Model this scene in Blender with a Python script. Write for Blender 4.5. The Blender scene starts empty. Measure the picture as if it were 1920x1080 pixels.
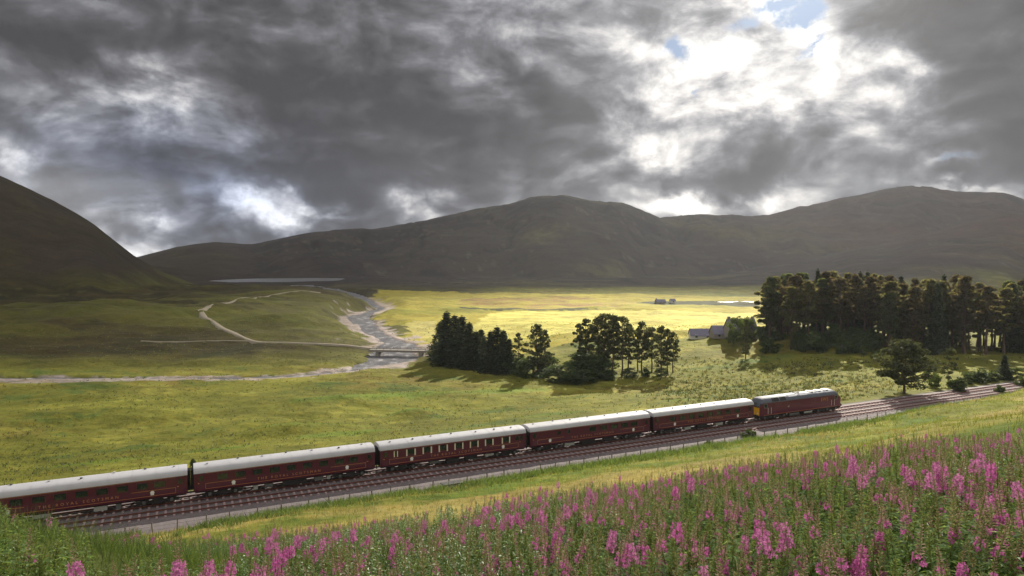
import bpy, math, random
import numpy as np
from mathutils import Vector, Matrix

SC = bpy.context.scene
COL = SC.collection
R = math.radians

# ------------------------------------------------------------------ camera, sky, sun, exposure
CAM_Z = 26.0
FPX = 1280.0
PITCH = math.atan(53 / 1280)
cam_d = bpy.data.cameras.new("camera"); cam_d.lens = 24; cam_d.sensor_width = 36
cam_d.clip_start = 0.1; cam_d.clip_end = 60000
cam = bpy.data.objects.new("camera", cam_d); COL.objects.link(cam)
cam.location = (0, 0, CAM_Z); cam.rotation_euler = (math.pi / 2 - PITCH, 0, 0)
SC.camera = cam
SC.view_settings.view_transform = 'Standard'
SC.view_settings.look = 'None'
SC.view_settings.gamma = 1
SC.view_settings.use_curve_mapping = False
SC.view_settings.exposure = 1.35
SC.cycles.transparent_max_bounces = 24
SC.cycles.max_bounces = 6
SC.cycles.volume_bounces = 0

SUN_AZ, SUN_EL = R(21.5), R(29.0)
sun_d = bpy.data.lights.new("sun", 'SUN'); sun_d.energy = 5.0; sun_d.angle = R(0.5); sun_d.color = (1, .93, .8)
sun = bpy.data.objects.new("sun", sun_d); COL.objects.link(sun)
SDIR = Vector((math.sin(SUN_AZ) * math.cos(SUN_EL), math.cos(SUN_AZ) * math.cos(SUN_EL), math.sin(SUN_EL)))
sun.rotation_euler = SDIR.to_track_quat('Z', 'Y').to_euler()
sun.location = (0, 0, 400)


def px_dir(px, py):
    a, b = (px - 960) / FPX, (540 - py) / FPX
    cp, sp = math.cos(PITCH), math.sin(PITCH)
    return Vector((a, cp + b * sp, -sp + b * cp))


def at_z(px, py, z):
    d = px_dir(px, py); t = (z - CAM_Z) / d.z
    return (d.x * t, d.y * t)


def at_y(px, py, Y):
    d = px_dir(px, py); t = Y / d.y
    return (d.x * t, Y, CAM_Z + d.z * t)


class NT:
    """small helper for node trees"""
    def __init__(s, tree): s.t = tree; s.n = tree.nodes; s.l = tree.links
    def add(s, typ, **kw):
        n = s.n.new(typ)
        for k, v in kw.items(): setattr(n, k, v)
        return n
    def put(s, sock, v):
        if isinstance(v, bpy.types.NodeSocket): s.l.new(v, sock)
        elif v is not None: sock.default_value = v
    def math(s, op, a, b=None, c=None, clamp=False):
        n = s.add('ShaderNodeMath', operation=op); n.use_clamp = clamp
        s.put(n.inputs[0], a); s.put(n.inputs[1], b); s.put(n.inputs[2], c)
        return n.outputs[0]
    def vmath(s, op, a, b=None, sc=None):
        n = s.add('ShaderNodeVectorMath', operation=op)
        s.put(n.inputs[0], a); s.put(n.inputs[1], b)
        if sc is not None: s.put(n.inputs['Scale'], sc)
        return n.outputs[1] if op in ('LENGTH', 'DOT_PRODUCT') else n.outputs[0]
    def noise(s, vec, scale, detail=4, rough=.55, out='Fac', dist=0):
        n = s.add('ShaderNodeTexNoise'); s.put(n.inputs['Vector'], vec)
        n.inputs['Scale'].default_value = scale; n.inputs['Detail'].default_value = detail
        n.inputs['Roughness'].default_value = rough; n.inputs['Distortion'].default_value = dist
        return n.outputs[out]
    def ramp(s, fac, pts, interp='LINEAR'):
        n = s.add('ShaderNodeValToRGB'); s.put(n.inputs[0], fac); e = n.color_ramp.elements
        n.color_ramp.interpolation = interp
        while len(e) < len(pts): e.new(.5)
        for i, (p, c) in enumerate(pts):
            e[i].position = p
            e[i].color = (c, c, c, 1) if not hasattr(c, '__len__') else (*c, 1)
        return n.outputs[0]
    def mix(s, fac, a, b, bt='MIX'):
        n = s.add('ShaderNodeMix', data_type='RGBA', blend_type=bt)
        s.put(n.inputs[0], fac); s.put(n.inputs[6], a if not isinstance(a, tuple) else (*a, 1)[:4])
        s.put(n.inputs[7], b if not isinstance(b, tuple) else (*b, 1)[:4])
        return n.outputs[2]
    def blob(s, vec, c, r, rot, typ='QUADRATIC_SPHERE'):
        m = s.add('ShaderNodeMapping', vector_type='TEXTURE'); s.put(m.inputs[0], vec)
        m.inputs[1].default_value = (c[0], c[1], 0); m.inputs[2].default_value = (0, 0, rot)
        m.inputs[3].default_value = (r[0], r[1], 1e3)
        g = s.add('ShaderNodeTexGradient', gradient_type=typ); s.l.new(m.outputs[0], g.inputs[0])
        return g.outputs['Fac']


def build_world():
    w = bpy.data.worlds.new("World"); SC.world = w; w.use_nodes = True
    t = NT(w.node_tree); t.n.clear()
    out = t.add('ShaderNodeOutputWorld'); bg = t.add('ShaderNodeBackground')
    t.l.new(bg.outputs[0], out.inputs[0])
    sky = t.add('ShaderNodeTexSky', sky_type='NISHITA'); sky.sun_disc = False
    sky.sun_elevation = SUN_EL; sky.sun_rotation = SUN_AZ; sky.altitude = 400
    tc = t.add('ShaderNodeTexCoord'); sep = t.add('ShaderNodeSeparateXYZ')
    t.l.new(t.vmath('NORMALIZE', tc.outputs['Generated']), sep.inputs[0])
    az = t.math('ARCTAN2', sep.outputs[0], sep.outputs[1])
    el = t.math('ARCSINE', sep.outputs[2])
    cb = t.add('ShaderNodeCombineXYZ')
    t.l.new(t.math('MULTIPLY', az, 57.2958), cb.inputs[0]); t.l.new(t.math('MULTIPLY', el, 57.2958), cb.inputs[1])
    P = cb.outputs[0]
    # lookup in direction space, lumps a little wider than tall
    C = t.vmath('MULTIPLY', t.vmath('NORMALIZE', tc.outputs['Generated']), (1.0, 1.0, 1.12))
    w1 = t.vmath('SUBTRACT', t.noise(C, 4.0, 3, .5, 'Color'), (.5, .5, .5))
    w2 = t.vmath('SUBTRACT', t.noise(C, 15.0, 6, .62, 'Color'), (.5, .5, .5))
    Pw = t.vmath('ADD', P, t.vmath('ADD', t.vmath('MULTIPLY', w1, (9, 6, 0)), t.vmath('MULTIPLY', w2, (6.5, 5, 0))))
    # cloud field: base + patches (x, y, rx, ry in photo pixels, rotation deg, amount)
    B = [  # light
        (1270, 200, 240, 200, 30, .54), (1430, 60, 250, 150, 0, .54), (1590, 150, 260, 170, 20, .46), (1250, 270, 170, 90, 0, .26),
        (1390, 385, 210, 48, 0, .62), (1220, 385, 180, 36, 0, .42), (1300, 300, 120, 60, 0, .25), (1690, 170, 120, 110, -20, .30), (1500, 330, 170, 50, 0, .20),
        (255, 175, 150, 95, -10, .62), (300, 225, 60, 60, 0, .2), (20, 305, 90, 50, 0, .42), (90, 235, 130, 40, 20, .15),
        (510, 372, 150, 38, 8, .55), (790, 362, 80, 62, 20, .50), (310, 432, 120, 40, -12, .52), (640, 400, 260, 26, 0, .32), (230, 462, 150, 26, 0, .38),
        (960, 90, 170, 110, 0, .20), (850, 140, 110, 70, 0, .06), (450, 280, 120, 110, 40, .18), (1780, 305, 110, 40, -10, .35), (1800, 350, 150, 26, 10, .4), (1000, 350, 280, 22, 0, .16),
        # dark
        (130, 55, 420, 120, 0, -.36), (620, 240, 330, 170, 35, -.36), (760, 190, 330, 150, -10, -.22), (960, 290, 260, 90, 0, -.20), (620, 310, 220, 80, 25, -.15),
        (1000, 135, 90, 70, 0, -.26), (1090, 220, 110, 90, 30, -.28), (300, 320, 300, 110, 10, -.20), (360, 385, 160, 60, -20, -.16),
        (205, 205, 60, 42, 0, -.22), (1370, 125, 110, 34, 5, -.42), (1390, 240, 150, 60, -25, -.42), (1470, 290, 200, 75, -25, -.55), (1270, 350, 140, 60, 0, -.42),
        (1350, 330, 120, 60, 0, -.25), (1840, 70, 330, 190, 35, -.72), (1890, 230, 220, 170, 20, -.42), (1800, 335, 110, 26, 0, -.25), (1600, 375, 200, 24, 0, -.12),
        (700, 40, 300, 90, 0, -.06), (1180, 20, 200, 60, 20, -.12), (1640, 260, 160, 60, 0, -.14)]
    C1 = t.vmath('MULTIPLY', t.vmath('ADD', C, (3, 7, 1)), (1, 1, 1.6))
    sunw = (.022, 0, .034)
    nb = t.noise(t.vmath('ADD', C1, t.vmath('SCALE', w2, None, .05)), 7.0, 7, .56)
    bil = t.math('SUBTRACT', t.math('ABSOLUTE', t.math('SUBTRACT', nb, .5)), .075)
    n0 = t.math('SUBTRACT', t.noise(C, 3.4, 5, .55), .5)
    n1 = t.math('SUBTRACT', t.noise(C1, 9.0, 9, .58, dist=.35), .5)
    n2 = t.math('SUBTRACT', t.noise(t.vmath('ADD', C1, sunw), 9.0, 5, .58, dist=.35), .5)
    rim = t.math('SUBTRACT', n1, n2)
    S = None
    for (px, py, rx, ry, ro, am) in B:
        d = px_dir(px, py); a0 = math.degrees(math.atan2(d.x, d.y)); e0 = math.degrees(math.atan2(d.z, math.hypot(d.x, d.y)))
        ca = math.cos(math.radians(a0)); sx = 57.2958 / FPX * ca * ca; sy = 57.2958 / FPX * ca
        g = t.blob(Pw, (a0, e0), (rx * sx * 1.45, ry * sy * 1.45), -R(ro))
        S = t.math('MULTIPLY', g, am * 1.35) if S is None else t.math('MULTIPLY_ADD', g, am * 1.35, S)
    S = t.math('SMOOTH_MIN', S, .46, .25); S = t.math('SMOOTH_MAX', S, -.36, .15)
    amp = t.math('MULTIPLY_ADD', t.math('MAXIMUM', S, 0.0), 1.25, .37)
    F = t.math('ADD', S, t.math('MULTIPLY_ADD', n0, .30, .42))
    F = t.math('MULTIPLY_ADD', n1, amp, F)
    F = t.math('MULTIPLY_ADD', t.math('MULTIPLY', bil, 1.5), amp, F)
    F = t.math('MULTIPLY_ADD', rim, 1.2, F)
    F = t.math('ADD', F, t.math('MULTIPLY', t.ramp(t.math('MULTIPLY', t.math('ABSOLUTE', az), 1 / math.pi), [(.26, 0), (.5, 1)]), .40))  # sky brightened beside and behind the camera, added as fill light
    col = t.ramp(t.math('MULTIPLY', F, .75), [(0, (.048, .046, .050)), (.17, (.088, .086, .093)), (.30, (.160, .161, .175)), (.42, (.30, .303, .322)), (.54, (.56, .55, .55)), (.68, (.95, .92, .88)), (.85, (1.5, 1.45, 1.38)), (1, (2.2, 2.1, 2.0))])
    # a cooler cast on the lower left of the sky
    gb = t.blob(Pw, (-25, 6), (26, 9), 0)
    col = t.mix(t.math('MULTIPLY', gb, .9, clamp=True), col, t.mix(1, col, (.74, .90, 1.28, 1), 'MULTIPLY'))
    # gaps of blue
    blue = None
    for (px, py, rx, ry, am) in [(1505, 22, 62, 44, 1), (1282, 84, 46, 30, .9), (1400, 40, 50, 20, .5), (1452, 14, 50, 30, .7), (1790, 300, 40, 10, .25), (1298, 175, 12, 14, .4), (1520, 92, 40, 12, .5)]:
        d = px_dir(px, py); a0 = math.degrees(math.atan2(d.x, d.y)); e0 = math.degrees(math.atan2(d.z, math.hypot(d.x, d.y)))
        g = t.blob(t.vmath('ADD', P, t.vmath('MULTIPLY', w2, (7, 5, 0))), (a0, e0), (rx * .034, ry * .034), 0, 'SPHERICAL')
        g = t.math('MULTIPLY', g, am * 2.2, clamp=True)
        blue = g if blue is None else t.math('MAXIMUM', blue, g)
    skyc = t.mix(1, t.vmath('SCALE', sky.outputs[0], None, .020), (.50, .70, 1.0, 1), 'MULTIPLY')
    up = t.vmath('SCALE', col, None, .42)
    fin = t.mix(blue, up, skyc)
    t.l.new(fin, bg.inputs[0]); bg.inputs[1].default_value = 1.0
    w.cycles.sampling_method = 'MANUAL'; w.cycles.sample_map_resolution = 1024


build_world()

# ------------------------------------------------------------------ helpers
def tag(o, label=None, cat=None, group=None, kind=None):
    if label: o['label'] = label
    if cat: o['category'] = cat
    if group: o['group'] = group
    if kind: o['kind'] = kind
    return o


def empty(name, loc, rz=0.0, label=None, cat=None, group=None):
    o = bpy.data.objects.new(name, None); o.empty_display_size = .3
    o.location = loc; o.rotation_euler = (0, 0, rz); COL.objects.link(o)
    return tag(o, label, cat, group)


def link_mesh(name, me, parent=None):
    o = bpy.data.objects.new(name, me); COL.objects.link(o)
    if parent is not None: o.parent = parent
    return o


def copy_tree(o, parent=None):
    c = o.copy(); COL.objects.link(c); c.parent = parent
    for ch in o.children: copy_tree(ch, c)
    return c


def np_mesh(name, V, F, mat=None, smooth=False, attrs=None):
    """V (n,3), F (m,k) equal-sided faces"""
    V = np.asarray(V, np.float32); F = np.asarray(F, np.int32)
    me = bpy.data.meshes.new(name)
    me.vertices.add(len(V)); me.vertices.foreach_set('co', V.ravel())
    k = F.shape[1]
    me.loops.add(F.size); me.loops.foreach_set('vertex_index', F.ravel())
    me.polygons.add(len(F)); me.polygons.foreach_set('loop_start', np.arange(0, F.size, k, dtype=np.int32))
    me.polygons.foreach_set('loop_total', np.full(len(F), k, np.int32))
    me.polygons.foreach_set('use_smooth', np.full(len(F), smooth, bool))
    me.update(calc_edges=True)
    for an, arr in (attrs or {}).items():
        if arr.ndim == 2:
            a = me.color_attributes.new(an, 'FLOAT_COLOR', 'POINT'); b = np.ones((len(V), 4), np.float32); b[:, :3] = arr; a.data.foreach_set('color', b.ravel())
        else:
            a = me.attributes.new(an, 'FLOAT', 'POINT'); a.data.foreach_set('value', arr.astype(np.float32))
    if mat: me.materials.append(mat)
    return me


class MB:
    """mesh builder: boxes, tubes, prisms"""
    def __init__(s): s.v = []; s.f = []
    def face(s, pts):
        b = len(s.v); s.v += [tuple(p) for p in pts]; s.f.append(list(range(b, b + len(pts))))
    def box(s, x0, x1, y0, y1, z0, z1):
        b = len(s.v)
        s.v += [(x, y, z) for z in (z0, z1) for y in (y0, y1) for x in (x0, x1)]
        s.f += [[b + i for i in q] for q in ((0, 2, 3, 1), (4, 5, 7, 6), (0, 1, 5, 4), (2, 6, 7, 3), (0, 4, 6, 2), (1, 3, 7, 5))]
        return s
    def tube(s, pts, rad, n=6, cap=True):
        rings = []
        for i, p in enumerate(pts):
            p = Vector(p)
            a = Vector(pts[max(i - 1, 0)]); c = Vector(pts[min(i + 1, len(pts) - 1)])
            d = (c - a).normalized()
            u = d.cross(Vector((0, 0, 1)) if abs(d.z) < .9 else Vector((1, 0, 0))).normalized(); w = d.cross(u)
            r = rad[i] if hasattr(rad, '__len__') else rad
            b = len(s.v); rings.append(b)
            for k in range(n):
                an = 2 * math.pi * k / n
                s.v.append(tuple(p + u * (r * math.cos(an)) + w * (r * math.sin(an))))
        for a, b in zip(rings, rings[1:]):
            for k in range(n): s.f.append([a + k, a + (k + 1) % n, b + (k + 1) % n, b + k])
        if cap: s.f.append([rings[0] + k for k in range(n)][::-1]); s.f.append([rings[-1] + k for k in range(n)])
        return s
    def loft(s, secs, close=True, cap=True):
        """secs: list of point lists of equal length"""
        n = len(secs[0]); st = []
        for q in secs: st.append(len(s.v)); s.v += [tuple(p) for p in q]
        for a, b in zip(st, st[1:]):
            for k in range(n if close else n - 1): s.f.append([a + k, a + (k + 1) % n, b + (k + 1) % n, b + k])
        if cap and close: s.f.append([st[0] + k for k in range(n)][::-1]); s.f.append([st[-1] + k for k in range(n)])
        return s
    def mesh(s, name, mat, smooth=False):
        me = bpy.data.meshes.new(name); me.from_pydata(s.v, [], s.f); me.materials.append(mat)
        if smooth:
            me.polygons.foreach_set('use_smooth', [True] * len(me.polygons))
            me.set_sharp_from_angle(angle=R(35))
        me.update(); return me
    def build(s, name, mat, parent=None, smooth=False): return link_mesh(name, s.mesh(name, mat, smooth), parent)


# ------------------------------------------------------------------ numpy noise
def _h(ix, iy, seed):
    n = (ix.astype(np.int64) * 374761393 + iy.astype(np.int64) * 668265263 + seed * 1274126177) & 0xffffffff
    n = ((n ^ (n >> 13)) * 1274126177) & 0xffffffff
    return ((n ^ (n >> 16)) & 0xffff) / 65535.0


def vnoise(x, y, seed=0):
    ix = np.floor(x); iy = np.floor(y); fx = x - ix; fy = y - iy
    ix = ix.astype(np.int64); iy = iy.astype(np.int64)
    fx = fx * fx * fx * (fx * (fx * 6 - 15) + 10); fy = fy * fy * fy * (fy * (fy * 6 - 15) + 10)
    a = _h(ix, iy, seed); b = _h(ix + 1, iy, seed); c = _h(ix, iy + 1, seed); d = _h(ix + 1, iy + 1, seed)
    return (a + (b - a) * fx) * (1 - fy) + (c + (d - c) * fx) * fy


def fbm(x, y, sc, oct=4, seed=0, gain=.5):
    """about -1..1"""
    x = np.asarray(x, float); y = np.asarray(y, float)
    s = 0; a = 1; tot = 0
    for o in range(oct):
        ca, sa = math.cos(o * 1.3 + seed), math.sin(o * 1.3 + seed); f = 2.03 ** o / sc
        s = s + a * (vnoise((x * ca - y * sa) * f + o * 17.3, (x * sa + y * ca) * f - o * 9.1, seed * 7 + o) * 2 - 1); tot += a; a *= gain
    return s / tot * 1.5


def sst(x, a, b):
    t = np.clip((x - a) / (b - a), 0, 1); return t * t * (3 - 2 * t)


# ------------------------------------------------------------------ terrain
TX, TY = .8995, .4369           # direction of the railway
FLOOR = -7.0
WATER = -7.75


def track_p(x, y): return 81.3 + .4369 * x - .8995 * y
def track_s(x, y): return (x + 35.0) * TX + (y - 73.4) * TY
def from_sp(s, p):
    # inverse: point on line at s plus p toward the viewer
    x0, y0 = -35.0, 73.4
    off = p - float(track_p(x0, y0))
    return (x0 + s * TX + off * .4369, y0 + s * TY - off * .8995)


SIL_MAIN = [(-900, 560), (-300, 520), (100, 500), (250, 473), (330, 453), (400, 443), (470, 445), (530, 437), (600, 426), (700, 419), (800, 405), (870, 389), (930, 374), (1000, 366), (1050, 364), (1100, 371), (1160, 374), (1200, 382), (1240, 402), (1330, 440), (1480, 480), (1700, 500), (3000, 520)]
SIL_RIGHT = [(600, 500), (900, 460), (1150, 415), (1240, 405), (1300, 403), (1400, 404), (1440, 399), (1500, 385), (1600, 363), (1660, 352), (1700, 349), (1760, 351), (1820, 356), (1920, 370), (2200, 380), (2600, 380), (3500, 400)]
SIL_SPUR = [(1250, 520), (1420, 497), (1560, 478), (1650, 462), (1760, 438), (1850, 412), (1920, 394), (2050, 360), (2400, 330), (3500, 330)]
SIL_LEFT = [(-2600, 150), (-1200, 120), (-600, 130), (-300, 190), (-120, 272), (0, 333), (100, 373), (180, 420), (250, 468), (300, 494), (345, 510), (400, 528), (450, 552), (640, 575), (800, 590)]


def sil(S):
    u = [(a - 960) / FPX / px_dir(a, b).y for a, b in S]
    e = [px_dir(a, b).z / px_dir(a, b).y for a, b in S]
    return np.array(u), np.array(e)


def hill(x, y, S, R0, R1, pw, seed, rough, drop=0.0):
    u, e = sil(S); ys = np.maximum(y, 60.0); uu = x / ys
    Hh = CAM_Z + (np.interp(uu, u, e) - drop) * R1
    # the foot wanders and the top rounds over
    wob = fbm(uu * 1000, uu * 0 + seed * 31.0, 170, 3, seed) * .12
    t = np.clip((ys / (1 + wob) - R0) / (R1 - R0), 0, 1)
    prof = np.sin(t * math.pi / 2) ** pw
    z = (FLOOR - 2) + np.maximum(Hh - FLOOR + 2, 0) * prof
    z = z - np.clip((ys - R1) / R1, 0, 1) * np.maximum(Hh - FLOOR, 0) * .9
    amp = np.clip(t * 3, 0, 1) * (1 - t ** 2) * np.clip(Hh / 120, .15, 1.6)
    rid = 1 - np.abs(fbm(x, y, 520, 5, seed + 3))
    z = z + amp * rough * ((rid - .65) * 1.1 + fbm(x, y, 130, 4, seed + 5, .6) * .45 - .42 * sst(1 - np.abs(fbm(x, y * .3, 170, 4, 78)), .86, 1.0))
    return np.where(y > 60, z, -99)


# river, stream and gravel courses: (photo x, photo y, half width in m)
def course(pts, z=WATER): return [(*at_z(a, b, z), w) for a, b, w in pts]
RIV = course([(745, 648, 6.8), (742, 662, 7.2), (738, 672, 8.0), (700, 684, 5.6)])
RIV_UP = course([(752, 648, 6), (728, 638, 3.0), (702, 626, 3.6), (690, 612, 3.4), (676, 602, 5.0), (672, 594, 5.5), (694, 586, 2.6), (716, 579, 2.2), (700, 573, 3.0), (690, 566, 4.0), (664, 556, 9), (640, 549, 12), (560, 536, 20)])
STREAM = course([(700, 684, 4), (660, 696, 1.0), (560, 706, 1.3), (430, 710.5, 1.0), (300, 710.5, .8), (120, 710.5, 1.1), (0, 710.5, 1.2), (-300, 711, 1.5)])
LOCH = course([(492, 524, 60), (520, 525, 105), (556, 526, 62)])
POND = course([(1352, 567, 7), (1390, 567, 9), (1428, 567, 6)])
GRAV = course([(640, 697, 4), (680, 691, 5), (720, 686, 6), (745, 690, 3), (748, 650, 10), (722, 634, 8), (696, 620, 8), (672, 604, 12), (650, 610, 6), (672, 592, 10), (700, 586, 11), (728, 580, 8), (696, 571, 10), (680, 562, 9), (650, 556, 10)])
GRAV2 = course([(0, 714, 5.0), (100, 714, 5.2), (190, 713, 3.8), (330, 711, 3.2), (470, 711, 3.2), (560, 706, 3.6), (640, 698, 5.0)])
TRACKW = [(600, 549), (500, 555), (440, 565), (392, 575), (369, 583), (377, 592), (402, 606), (424, 620), (455, 634), (490, 643), (560, 645), (640, 648), (700, 655)]


def pd(x, y, C):
    """distance to a widening polyline divided by its half width (1 = bank)"""
    best = np.full(np.shape(x), 1e9)
    for (ax, ay, aw), (bx, by, bw) in zip(C, C[1:]):
        dx, dy = bx - ax, by - ay; L = dx * dx + dy * dy + 1e-9
        t = np.clip(((x - ax) * dx + (y - ay) * dy) / L, 0, 1)
        d = np.hypot(x - ax - t * dx, y - ay - t * dy) / (aw + (bw - aw) * t)
        best = np.minimum(best, d)
    return best


def gau(x, y, px, py, z, rx, ry, rot=0):
    cx, cy = at_z(px, py, z); c, s = math.cos(R(rot)), math.sin(R(rot))
    a = ((x - cx) * c + (y - cy) * s) / rx; b = (-(x - cx) * s + (y - cy) * c) / ry
    return np.exp(-(a * a + b * b))


def water_d(x, y):
    wob = 1 + .28 * fbm(x, y, 14, 3, 71)
    d = np.minimum(pd(x, y, RIV), pd(x, y, RIV_UP))
    d = np.minimum(d, pd(x, y, STREAM)); d = np.minimum(d, pd(x, y, POND)); wob = wob + .25 * fbm(x, y, 5, 3, 76)
    return np.minimum(d * wob, pd(x, y, LOCH) * (1 + .2 * fbm(x, y, 90, 3, 72)))


def height(x, y, fine=True):
    x = np.asarray(x, float); y = np.asarray(y, float)
    p = track_p(x, y); s = track_s(x, y)
    # hillside the viewer stands on
    far_in = sst(p, 9, 22)
    near = .285 * (p - 9) + 3.3 * sst(p, 42, 66) - .55 * sst(p, 58, 70) - .12 * np.clip(p - 90, 0, 400)
    near = np.where(near > 40, 40 + 60 * (1 - np.exp(-(near - 40) / 60)), near)
    near += far_in * (fbm(x, y, 24, 3, 11) * .85 + fbm(x, y, 8, 3, 12) * .34 * sst(78 - p, 8, 24))
    near += 1.5 * np.exp(-((s - 150) / 36) ** 2 - ((p - 24) / 13) ** 2) + 1.2 * np.exp(-((s - 118) / 14) ** 2 - ((p - 22) / 9) ** 2)
    near += 2.2 * np.exp(-((s - 188) / 32) ** 2 - ((p - 22) / 12) ** 2)
    near += 1.85 * np.exp(-((x + 7.8) / 3.7) ** 2 - ((y - 7.8) / 4.2) ** 2)
    near += .9 * np.exp(-((s - 98) / 20) ** 2 - ((p - 17) / 5) ** 2)
    z = np.where(p > 9, np.maximum(near, -.35) , -.35)
    # beyond the line down to the valley floor
    right = sst(s, 95, 165)
    fl = FLOOR + (right * 4.6 + 2.0 * sst(s, 200, 330)) * (1 - sst(y, 250, 400))
    back = sst(-p, 2.8, 62)
    flat = fl + fbm(x, y, 60, 4, 21) * .6 + fbm(x * .5, y, 11, 4, 22, .6) * .62 * (.5 + sst(-p, 6, 40)) + (np.abs(fbm(x * .6, y, 21, 3, 24)) ** 1.5) * .9
    # knolls
    flat = flat + 2.3 * gau(x, y, 775, 772, -5, 7, 4.5, 20) + 1.5 * gau(x, y, 560, 800, -4, 13, 4, 20) + 1.4 * gau(x, y, 1020, 800, -4, 10, 4, 20) \
        + 1.2 * gau(x, y, 180, 880, -4, 12, 3.5, 20) + 1.2 * gau(x, y, 1285, 770, -4, 9, 4, 20) + 1.0 * gau(x, y, 690, 745, -6, 24, 6, 10) + 1.3 * gau(x, y, 880, 735, -6, 22, 6, 5) + 1.2 * gau(x, y, 640, 820, -4, 12, 4, 25)
    # mound under the wood, moor on the left
    flat = flat + 5.0 * gau(x, y, 1560, 655, -3, 30, 22) + 1.8 * gau(x, y, 1780, 690, -2, 40, 18)
    moor = sst(-x, 20, 220) * sst(y, 205, 330) * (1 - .9 * sst(y, 560, 800) * (1 - sst(-x, 420, 800)))
    flat = flat + moor * (5.5 + fbm(x, y, 120, 4, 31) * 6.5 + fbm(x * .6, y, 34, 4, 33, .6) * 2.4 + 16 * sst(-x, 120, 520) * sst(y, 260, 600))
    flat = flat + 6.5 * gau(x, y, 500, 572, -4, 75, 110, 18) + 3 * gau(x, y, 610, 566, -5, 26, 60, 0) + 4 * gau(x, y, 560, 625, -7, 26, 24)
    z = np.where(p < -2.8, -.35 + (flat + .35) * back, z)
    # hills
    hl = hill(x, y, SIL_LEFT, 420, 900, 1.15, 41, 6, .009)
    hm = hill(x, y, SIL_MAIN, 1250, 2700, .92, 43, 20, .0085)
    hr = hill(x, y, SIL_RIGHT, 1500, 3700, 1.0, 47, 22, .0100)
    hs = hill(x, y, SIL_SPUR, 700, 1900, 1.1, 51, 14)
    z = np.maximum(z, np.maximum(np.maximum(hl, hm), np.maximum(hr, hs)))
    # water courses
    m = (y > 120) & (p < -25)
    wd = np.where(m, water_d(x, y), 9)
    lohi = np.where(pd(x, y, LOCH) < 3, 1, 0)
    cut = 1 - sst(wd, .75, 1.25)
    near_w = 1 - sst(np.where(m, np.minimum(pd(x, y, GRAV), pd(x, y, GRAV2)), 9), .8, 2.2)
    z = z + (np.minimum(z, WATER + .38) - z) * np.clip(near_w, 0, 1)
    valley = 1 - sst(wd, 1.0, 2.6)
    z = z + (np.minimum(z, FLOOR - .2) - z) * valley
    z = z * (1 - cut) + (WATER - 1.0) * cut
    z = np.where((wd > 1.3) & (p < -30), np.maximum(z, WATER + .25), z)
    # the gravel road is graded smooth
    return z


def hz(x, y): return float(height(np.array([x]), np.array([y]))[0])


def ray_ground(px, py):
    """where the line of sight through a photo point meets the land"""
    d = px_dir(px, py); Y = np.geomspace(3, 6000, 5000)
    X = Y * d.x / d.y; Z = CAM_Z + Y * d.z / d.y
    k = np.nonzero(height(X, Y) > Z)[0]
    i = k[0] if len(k) else -1
    return (float(X[i]), float(Y[i]))


# ------------------------------------------------------------------ materials
def pmat(name, col, rough=.6, metal=0, spec=.4, noise=None, bump=None, coat=0):
    m = bpy.data.materials.new(name); m.use_nodes = True; t = NT(m.node_tree)
    b = t.n['Principled BSDF']; b.inputs['Roughness'].default_value = rough; b.inputs['Metallic'].default_value = metal
    b.inputs['Specular IOR Level'].default_value = spec; b.inputs['Coat Weight'].default_value = coat
    b.inputs['Base Color'].default_value = (*col, 1)
    tc = t.add('ShaderNodeTexCoord')
    sc, am = noise if noise else (3.0, .12)
    n = t.noise(tc.outputs['Object'], sc, 5, .6)
    f = t.math('MULTIPLY_ADD', n, am * 2, 1 - am)
    t.l.new(t.vmath('SCALE', (*col,), None, f), b.inputs['Base Color'])
    if bump:
        bn = t.add('ShaderNodeBump'); bn.inputs['Strength'].default_value = bump[1]; bn.inputs['Distance'].default_value = bump[2]
        t.l.new(t.noise(tc.outputs['Object'], bump[0], 4), bn.inputs['Height']); t.l.new(bn.outputs[0], b.inputs['Normal'])
    return m


def leafmat(name, col, trans=.4, var=.3, rough=.55, tcol=None, gloss=.04):
    m = bpy.data.materials.new(name); m.use_nodes = True; t = NT(m.node_tree); t.n.clear()
    out = t.add('ShaderNodeOutputMaterial'); d = t.add('ShaderNodeBsdfDiffuse'); tr = t.add('ShaderNodeBsdfTranslucent')
    gl = t.add('ShaderNodeBsdfGlossy'); gl.inputs['Roughness'].default_value = rough
    geo = t.add('ShaderNodeNewGeometry'); tc = t.add('ShaderNodeTexCoord')
    r = geo.outputs['Random Per Island']
    n = t.noise(tc.outputs['Object'], .9, 3)
    f = t.math('ADD', t.math('MULTIPLY_ADD', r, var * 2, 1 - var), t.math('MULTIPLY_ADD', n, .6, -.3))
    c = t.vmath('SCALE', (*col,), None, f)
    ct = t.vmath('SCALE', (*(tcol or (col[0] * 1.5, col[1] * 1.35, col[2] * .7)),), None, f)
    t.l.new(c, d.inputs[0]); t.l.new(ct, tr.inputs[0]); gl.inputs[0].default_value = (.5, .5, .5, 1)
    a = t.add('ShaderNodeMixShader'); a.inputs[0].default_value = trans; t.l.new(d.outputs[0], a.inputs[1]); t.l.new(tr.outputs[0], a.inputs[2])
    b = t.add('ShaderNodeMixShader'); b.inputs[0].default_value = gloss; t.l.new(a.outputs[0], b.inputs[1]); t.l.new(gl.outputs[0], b.inputs[2])
    t.l.new(b.outputs[0], out.inputs[0]); return m


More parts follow.
